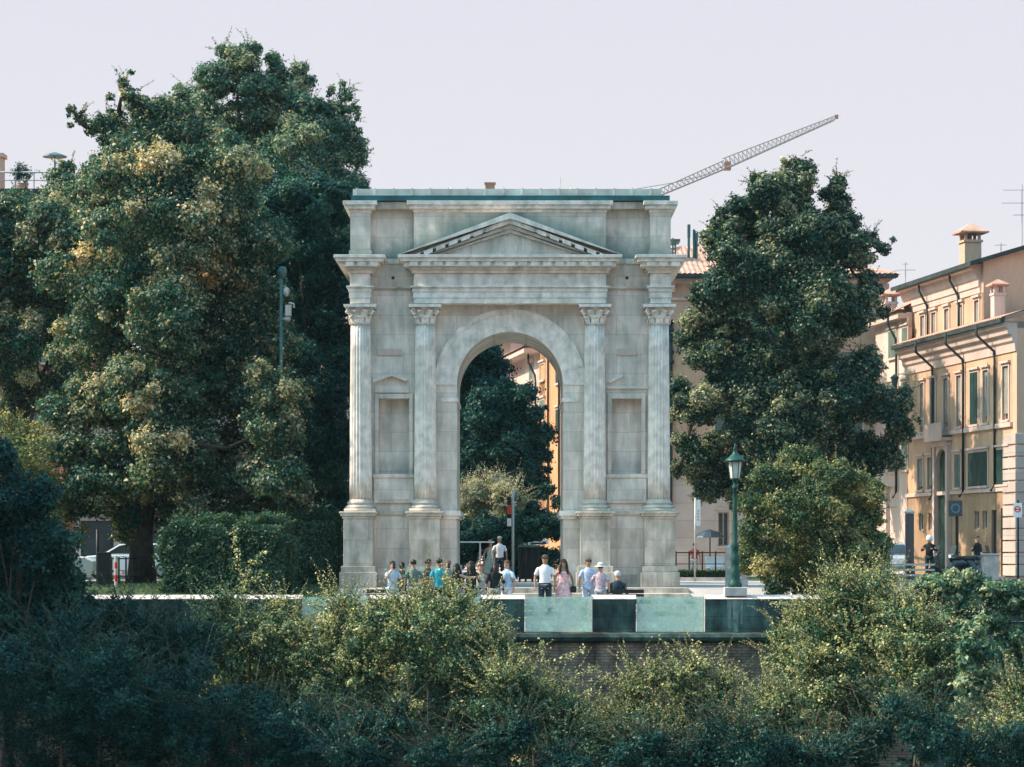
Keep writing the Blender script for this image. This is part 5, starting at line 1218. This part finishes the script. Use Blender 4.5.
person('person in long black coat with back turned left of the pale blue shirt', 495, 74.4, Z0, 190, 1.62, hair='long', top=('jacket', blk), bottom=('trousers', greyc))
person('man in pale blue shirt and white shorts walking left of the arch middle', 507, 74.6, Z0, -35, 1.68, hair='short', hairm=HB, top=('tee', pblue), bottom=('shorts', white_t), armR=((-.24,-.10,1.14),(-.18,-.28,.98)))
person('man in white t-shirt, cap and sunglasses standing in the arch opening', 545, 74.0, Z0, 0, 1.84, skin=SKD, hair='short', hairm=HB, top=('tee', white_t), bottom=('trousers', navy), extra=('sunglasses','belt'))
person('woman in pink floral summer dress with long dark hair and small black bag', 563.5, 74.2, Z0, 5, 1.72, skin=SKD, hair='long', top=('dress_long', M['pink_floral']), bottom=('skirt', None), extra=('sunglasses','bag'))
person('woman in pale blue patterned outfit and sunglasses by the right inner pedestal', 588.5, 74.4, Z0, 8, 1.74, skin=SKD, hair='bob', hairm=HB, top=('tee', M['blue_floral']), bottom=('trousers', M['blue_floral']), extra=('sunglasses',))
person('woman in white sun hat and flowered blouse left of the bench', 600.5, 74.0, Z0, 170, 1.58, hair='short', hairm=HB, top=('tee', M['mixed_floral']), bottom=('trousers', greyc), armL=hp1, extra=('sunhat',))
person('white-haired man in dark jacket sitting on the bench', 617.5, 76.3, Z0+.02, 180, 1.82, hair='short', hairm=HW, top=('jacket', navy), bottom=('trousers', navy), sit=True)
person('distant man in white polo, cap and sunglasses standing beyond the arch', 499.5, 95.6, .01, 8, 1.66, skin=SKD, hair='short', top=('tee', white_t), bottom=('trousers', navy), extra=('sunglasses','cap'))
person('distant woman in long pale green dress beside the man in the white polo', 490.5, 96, .01, 10, 1.56, hair='short', hairm=HB, top=('dress_long', pm('pale_green_cloth', (.42,.55,.48))), bottom=('skirt', None))
person('distant figure in red top beside the white banner pole', 694.5, 106, .02, 160, 1.45, hair='short', top=('tee', pm('red_cotton', (.60,.12,.08))), bottom=('shorts', white_t))
rp = person('rider in white helmet and dark clothes on the street before the palace', 929.5, 103, .01, -20, 1.72, hair='none', top=('jacket', blk), bottom=('trousers', navy), armL=hp1, armR=hp2)
hq = MB(); hq.lathe([(.12,1.55),(.14,1.62),(.13,1.72),(.08,1.79),(.01,1.81)], (0,-.01), 14, 1, 1.1); hq.build('helmet', M['white'], rp, True)

# ------------------------------------------------------------------ vehicles
def car(label, px, Y, rz, m_, group='parked cars'):
    o = empty('parked_car', (XX(px,Y),Y,.01), rz); tag(o, label, 'car', group)
    prof = [(-2.05,.32),(-2.1,.55),(-2.05,.78),(-1.75,.92),(-1.0,.98),(.95,.98),(1.9,.95),(2.05,.82),(2.1,.5),(2.05,.3)]
    def loft(poly, w0, w1, zc0, zc1):
        q = MB(); n_ = len(poly); vs = []
        for s_ in (-1,-.86,.86,1):
            for x, z_ in poly:
                t = (z_-zc0)/(zc1-zc0); w_ = w0+(w1-w0)*t
                kx = 1 if abs(s_) < .9 else .975; vs.append((x*kx, s_*w_ if abs(s_) < .9 else s_*w_, z_ if abs(s_) < .9 else zc0+(z_-zc0)*.96+.01))
        fs = [tuple(range(n_)), tuple(range(4*n_-1,3*n_-1,-1))]
        for j in range(3): fs += [(j*n_+i,j*n_+(i+1)%n_,(j+1)*n_+(i+1)%n_,(j+1)*n_+i) for i in range(n_)]
        return q.add(vs, fs)
    bd = loft(prof, .86, .80, .3, .98).build('body', m_, o, bevel=.03)
    cab = [(-1.15,.97),(-.45,1.40),(.2,1.47),(1.2,1.43),(1.75,1.02),(1.75,.97)]
    loft(cab, .76, .60, .97, 1.47).build('roof', m_, o, bevel=.03)
    glz = [(-1.08,1.0),(-.45,1.37),(.2,1.43),(1.15,1.39),(1.62,1.02)]
    q = MB()
    for s_ in (-1, 1):
        vs = [(x, s_*(.765-.16*(z_-.97)/.5+.006), z_) for x, z_ in ((-.95,1.02),(-.42,1.35),(.2,1.41),(1.1,1.37),(1.5,1.03))]; q.add(vs, [(0,1,2,3,4)])
    q.add([(-1.17,-.62,1.02),(-1.17,.62,1.02),(-.52,.52,1.39),(-.52,-.52,1.39)], [(0,1,2,3)]); q.add([(1.77,-.62,1.05),(1.77,.62,1.05),(1.27,.5,1.40),(1.27,-.5,1.40)], [(0,1,2,3)])
    q.build('windows', M['glass'], o)
    for x in (-1.3, 1.35):
        for s_ in (-1, 1):
            q = MB(); q.lathe([(.20,-.1),(.31,-.09),(.32,-.05),(.32,.05),(.31,.09),(.20,.1)], (0,0), 20); w_ = q.build('wheel', M['tyre'], o, True); w_.rotation_euler = (R(90),0,0); w_.location = (x, s_*.78, .32)
            q = MB(); q.lathe([(.02,-.104),(.2,-.102),(.2,.102),(.02,.104)], (0,0), 14); q.build('rim', M['greymetal'], w_)
    for s_ in (-1, 1):
        MB().box(-2.09,-2.0,s_*.62-.13,s_*.62+.13,.66,.78).build('headlight', M['white'], o); MB().box(1.97,2.09,s_*.66-.12,s_*.66+.12,.70,.9).build('taillight', M['red'], o)
    MB().box(2.06,2.115,-.26,.26,.5,.61).build('number_plate', M['white'], o)
    return o
car('white parked car with red rear light behind the left tree trunk', 132, 108, 0, M['carwhite'])
car('white car mostly hidden by dark leaves at the left edge', 38, 92, R(184), M['carwhite'])
car('silver car showing one lit red tail light behind the dark totem', 893, 109, R(-100), M['silver'])
car('white car just visible between the hedge and the arch pedestal', 356, 112, R(4), M['carwhite'])
def scooter(px, Y, rz, label):
    o = empty('scooter', (XX(px,Y),Y,.01), rz); tag(o, label, 'scooter', 'scooters parked before the palace')
    for x in (-.62,.62):
        q = MB(); q.lathe([(.16,-.05),(.25,-.045),(.27,0),(.25,.045),(.16,.05)], (0,0), 18); w_ = q.build('wheel', M['tyre'], o, True); w_.rotation_euler = (R(90),0,0); w_.location = (x,0,.27)
        q = MB(); q.lathe([(.02,-.04),(.16,-.03),(.16,.03),(.02,.04)], (0,0), 12); q.build('rim', M['greymetal'], w_)
    q = MB(); q.tube([(.85,0,.62),(.6,0,.66),(.25,0,.62),(.1,0,.35),(-.2,0,.28),(-.38,0,.4)], [.08,.17,.18,.14,.10,.08], 10); q.build('body', M['cardark'], o, True)
    q = MB(); q.tube([(.8,0,.82),(.4,0,.83),(.1,0,.78)], [.09,.13,.08], 10); q.build('seat', M['blackmetal'], o, True)
    q = MB(); q.prism([(-.4,.4),(-.32,.42),(-.42,.95),(-.55,1.05),(-.6,.95)], -.18, .18); q.build('leg_shield', M['cardark'], o, bevel=.03)
    q = MB(); q.tube([(-.45,0,.9),(-.42,0,1.05),(-.36,.3,1.08)], .02, 6); q.tube([(-.42,0,1.05),(-.36,-.3,1.08)], .02, 6); q.tube([(-.62,0,.27),(-.5,0,.7)], .03, 6); q.build('handlebar', M['blackmetal'], o, True)
    q = MB(); q.prism([(-.5,1.04),(-.47,1.04),(-.38,1.35),(-.42,1.35)], -.16, .16); q.build('windscreen', M['glass'], o)
    MB().box(-.64,-.57,-.07,.07,.86,.97).build('headlight', M['white'], o)
    return o
scooter(948, 104, R(15), 'dark scooter leftmost of the row before the palace')
scooter(962, 105, R(30), 'dark scooter with windscreen in the middle of the row')
scooter(977, 104.2, R(150), 'dark scooter nearest the beige bin on the right')
person('person in dark coat standing among the scooters', 977, 106, .01, 40, 1.75, hair='short', top=('jacket', blk), bottom=('trousers', denim), group='people in the street')
rp['group'] = 'people in the street'
q = MB(); q.box(-.28,.28,-.28,.28,0,.95); q.box(-.31,.31,-.31,.31,.951,1.03); o = q.build('street_bin', M['coping'], None, bevel=.02); o.location = (XX(990.5,101),101,.01); tag(o, 'square beige street bin right of the scooters', 'bin')
# totem
q = MB(); k = 84/F; H_ = (590-517)*k; q.box(-.13,.13,-.13,.13,0,H_); tt_ = q.build('totem', M['cardark'], None, bevel=.02); tt_.location = (XX(909.5,84),84,0); tag(tt_, 'slim dark post with pale cap between ochre bush and palace', 'post')
q = MB(); q.lathe([(.16,H_+.002),(.17,H_+.06),(.1,H_+.12),(.01,H_+.14)], (0,0), 14); q.build('cap', M['greymetal'], tt_)
q = MB(); q.box(-.5,-.131,-.1,.1,0,.5) if False else None
# barrier by the totem
br = empty('slatted_barrier', (XX(884,83),83,0), R(-12)); tag(br, 'low slatted metal barrier beside the slim dark post', 'barrier')
for i in range(4): MB().box(0,1.6,-.02,.02,.18+i*.17,.24+i*.17).build('slat', M['greymetal'], br)
for a in (0,.8,1.56): MB().box(a,a+.05,.021,.06,0,.85).build('post', M['blackmetal'], br)
q = MB(); q.box(-.2,.2,-.12,.12,0,.62); o = q.build('concrete_block', M['coping'], None, bevel=.02); o.location = (XX(878.5,84),84,0); tag(o, 'small pinkish stone block at the left foot of the slatted barrier', 'block')
# round blue sign on dark panel
sg = empty('round_sign', (XX(957,108),108,0)); tag(sg, 'round blue sign on a dark square panel before the palace portal', 'sign'); k = 108/F; h = lambda py: (578-py)*k
MB().box(-.06,.06,.0,.06,0,h(516)).build('post', M['blackmetal'], sg); MB().box(-.36,.22,-.05,-.001,h(516),h(500)).build('panel', M['cardark'], sg, bevel=.01)
q = MB(); q.lathe([(.2,0),(.2,.02)], (0,0), 24); o = q.build('disc', M['blue'], sg); o.rotation_euler = (R(90),0,0); o.location = (-.07,-.051,h(508))
q = MB(); q.lathe([(.13,0),(.13,.006)], (0,0), 24); o2 = q.build('disc_centre', M['cardark'], o); o2.location = (0,0,.021)
# prohibition sign
ps = empty('road_sign', (XX(1017.5,99),99,0)); tag(ps, 'square white no-parking sign with a red ring near the right edge', 'sign'); k = 99/F; h = lambda py: (581-py)*k
q = MB(); q.tube([(.03,.03,0),(.03,.03,h(500))], .035, 8); q.build('post', M['blackmetal'], ps, True); MB().box(-.17,.17,-.03,-.01,h(517.5),h(503)).build('panel', M['white'], ps, bevel=.01)
q = MB(); n_ = 24
for i in range(n_):
    a0, a1 = 2*PI*i/n_, 2*PI*(i+1)/n_; q.add([(r_*math.cos(a), -.034, h(509.3)+r_*math.sin(a)) for a, r_ in ((a0,.08),(a0,.125),(a1,.125),(a1,.08))], [(0,1,2,3)])
q.build('red_ring', M['red'], ps)
q = MB(); q.box(-.1,.1,-.034,-.033,h(510),h(508.6)); q.build('red_bar', M['red'], ps)
# wall lamp over the narrow door, street lantern on the pale house
q = MB(); q.tube([(0,0,0),(-.35,-.06,.1),(-.7,-.12,.05)], .025, 6); o = q.build('wall_lantern', M['greymetal']); pL = wh.root.location; o.location = P(909,376,124); tag(o, 'street lantern on a bracket between pale house and palace', 'lantern')
q = MB(); q.lathe([(.05,-.5),(.12,-.45),(.17,-.15),(.24,-.1),(.1,.02),(.02,.08)], (-.7,-.12), 12); q.build('lamp_head', M['tealmetal'], o, True)
# black fence and litter post at the left
fn = empty('black_fence', (XX(97,84),84,0)); tag(fn, 'black iron fence running back under the left tree', 'fence')
for i in range(9):
    q = MB(); q.tube([(i*.16,i*.5,0),(i*.16,i*.5,.95)], .03, 6); q.build('post', M['blackmetal'], fn)
for z_ in (.3,.9): q = MB(); q.tube([(0,0,z_),(8*.16,4,z_)], .022, 6); q.build('rail', M['blackmetal'], fn)
q = MB(); q.box(-.2,.2,-.15,.15,0,1.05); q.box(-.22,.22,-.17,.17,1.051,1.12); o = q.build('litter_bin', M['blackmetal'], None, bevel=.02); o.location = (XX(102,82),82.5,0); tag(o, 'black box-shaped litter bin at the left end of the lawn', 'bin')
mk = empty('marker_post', (XX(115.5,81.5),81.6,0)); tag(mk, 'red and white banded marker post beside the black fence', 'post')
for i in range(5): q = MB(); q.tube([(0,0,i*.2+.001),(0,0,i*.2+.199)], .05, 10); q.build('band', M['red' if i%2 else 'coping'], mk)
k = 84/F; q = MB(); q.tube([(0,0,0),(0,0,1.9)], .05, 8); q.tube([(.35,.4,0),(.35,.4,2.4)], .035, 8) if False else None
o = q.build('grey_post', M['blackmetal'], None, True); o.location = (XX(97.5,90),90,0); tag(o, 'thin dark post in front of the cream shopfront', 'post')

# ------------------------------------------------------------------ crane
YC = 240.0; k = YC/F
cr = empty('tower_crane', (XX(652,YC),YC,0)); tag(cr, 'distant pale lattice crane jib slanting up above the linden', 'crane')
cx0 = XX(652,YC)
def pt(px, py, dy=0): return Vector((XX(px,YC)-cx0, dy, ZZ(py,YC)))
def lattice(a, b, w0, w1, n_, m_, nm):
    q = MB(); d = (b-a); u_ = Vector((-d.z,0,d.x)).normalized()
    tops = [a.lerp(b,i/n_)+u_*((w0+(w1-w0)*i/n_)) for i in range(n_+1)]; lo1 = [a.lerp(b,i/n_)+Vector((0,-w0*.5,0)) for i in range(n_+1)]; lo2 = [a.lerp(b,i/n_)+Vector((0,w0*.5,0)) for i in range(n_+1)]
    for L_ in (tops, lo1, lo2): q.tube([L_[0], L_[-1]], .055, 5)
    for i in range(n_):
        for lo in (lo1, lo2): q.tube([lo[i], tops[i].lerp(tops[i+1],.5)], .03, 4); q.tube([tops[i].lerp(tops[i+1],.5), lo[i+1]], .03, 4)
    return q.build(nm, m_, cr)
lattice(pt(652,199), pt(727,168), .55, .75, 18, M['cranem'], 'inner_jib')
lattice(pt(727,168), pt(835,119.5), .95, .3, 26, M['cranem'], 'outer_jib')
q = MB(); p_ = pt(727.5,168); q.box(p_.x-.3,p_.x+.3,-.4,.4,p_.z-.2,p_.z+.55); q.build('hinge', M['craneb'], cr)
q = MB(); p_ = pt(836,117.5); q.box(p_.x-.15,p_.x+.2,-.2,.2,p_.z-.12,p_.z+.22); q.build('jib_tip', M['craneb'], cr)
q = MB(); q.tube([pt(630,190), pt(672,183), pt(706,175), pt(727,164)], .035, 4); q.build('cable', M['cranem'], cr)
m0 = pt(652,199); q = MB(); w_ = .7
for dx in (-w_,w_):
    for dy in (-w_,w_): q.tube([(m0.x+dx,dy,0),(m0.x+dx,dy,m0.z)], .08, 5)
n_ = 20
for i in range(n_):
    z0_, z1_ = m0.z*i/n_, m0.z*(i+1)/n_
    q.tube([(m0.x-w_,-w_,z0_),(m0.x+w_,-w_,z1_)], .04, 4); q.tube([(m0.x-w_,w_,z0_),(m0.x+w_,w_,z1_)], .04, 4)
q.build('mast', M['cranem'], cr)
q = MB(); q.tube([pt(630,190), m0], .05, 4); q.tube([(m0.x,0,m0.z-1),pt(630,190)], .05, 4); q.build('counter_frame', M['cranem'], cr)
# ------------------------------------------------------------------ added volume that lifts the shadows
hm = bpy.data.materials.new('teal_lift_haze'); hm.use_nodes = True; n = hm.node_tree.nodes; n.remove(n['Principled BSDF'])
pv = n.new('ShaderNodeVolumePrincipled'); pv.inputs['Color'].default_value = (.62,.95,1,1); pv.inputs['Density'].default_value = .00009; pv.inputs['Anisotropy'].default_value = .2
hm.node_tree.links.new(pv.outputs[0], n['Material Output'].inputs['Volume'])
q = MB(); q.box(-140,140,-12,270,-11,62); hz_ = q.build('shadow_lift_haze', hm); tag(hz_, 'added thin blue-green volume lifting the shadows over the whole square', 'shadow_lift_haze', kind='stuff')
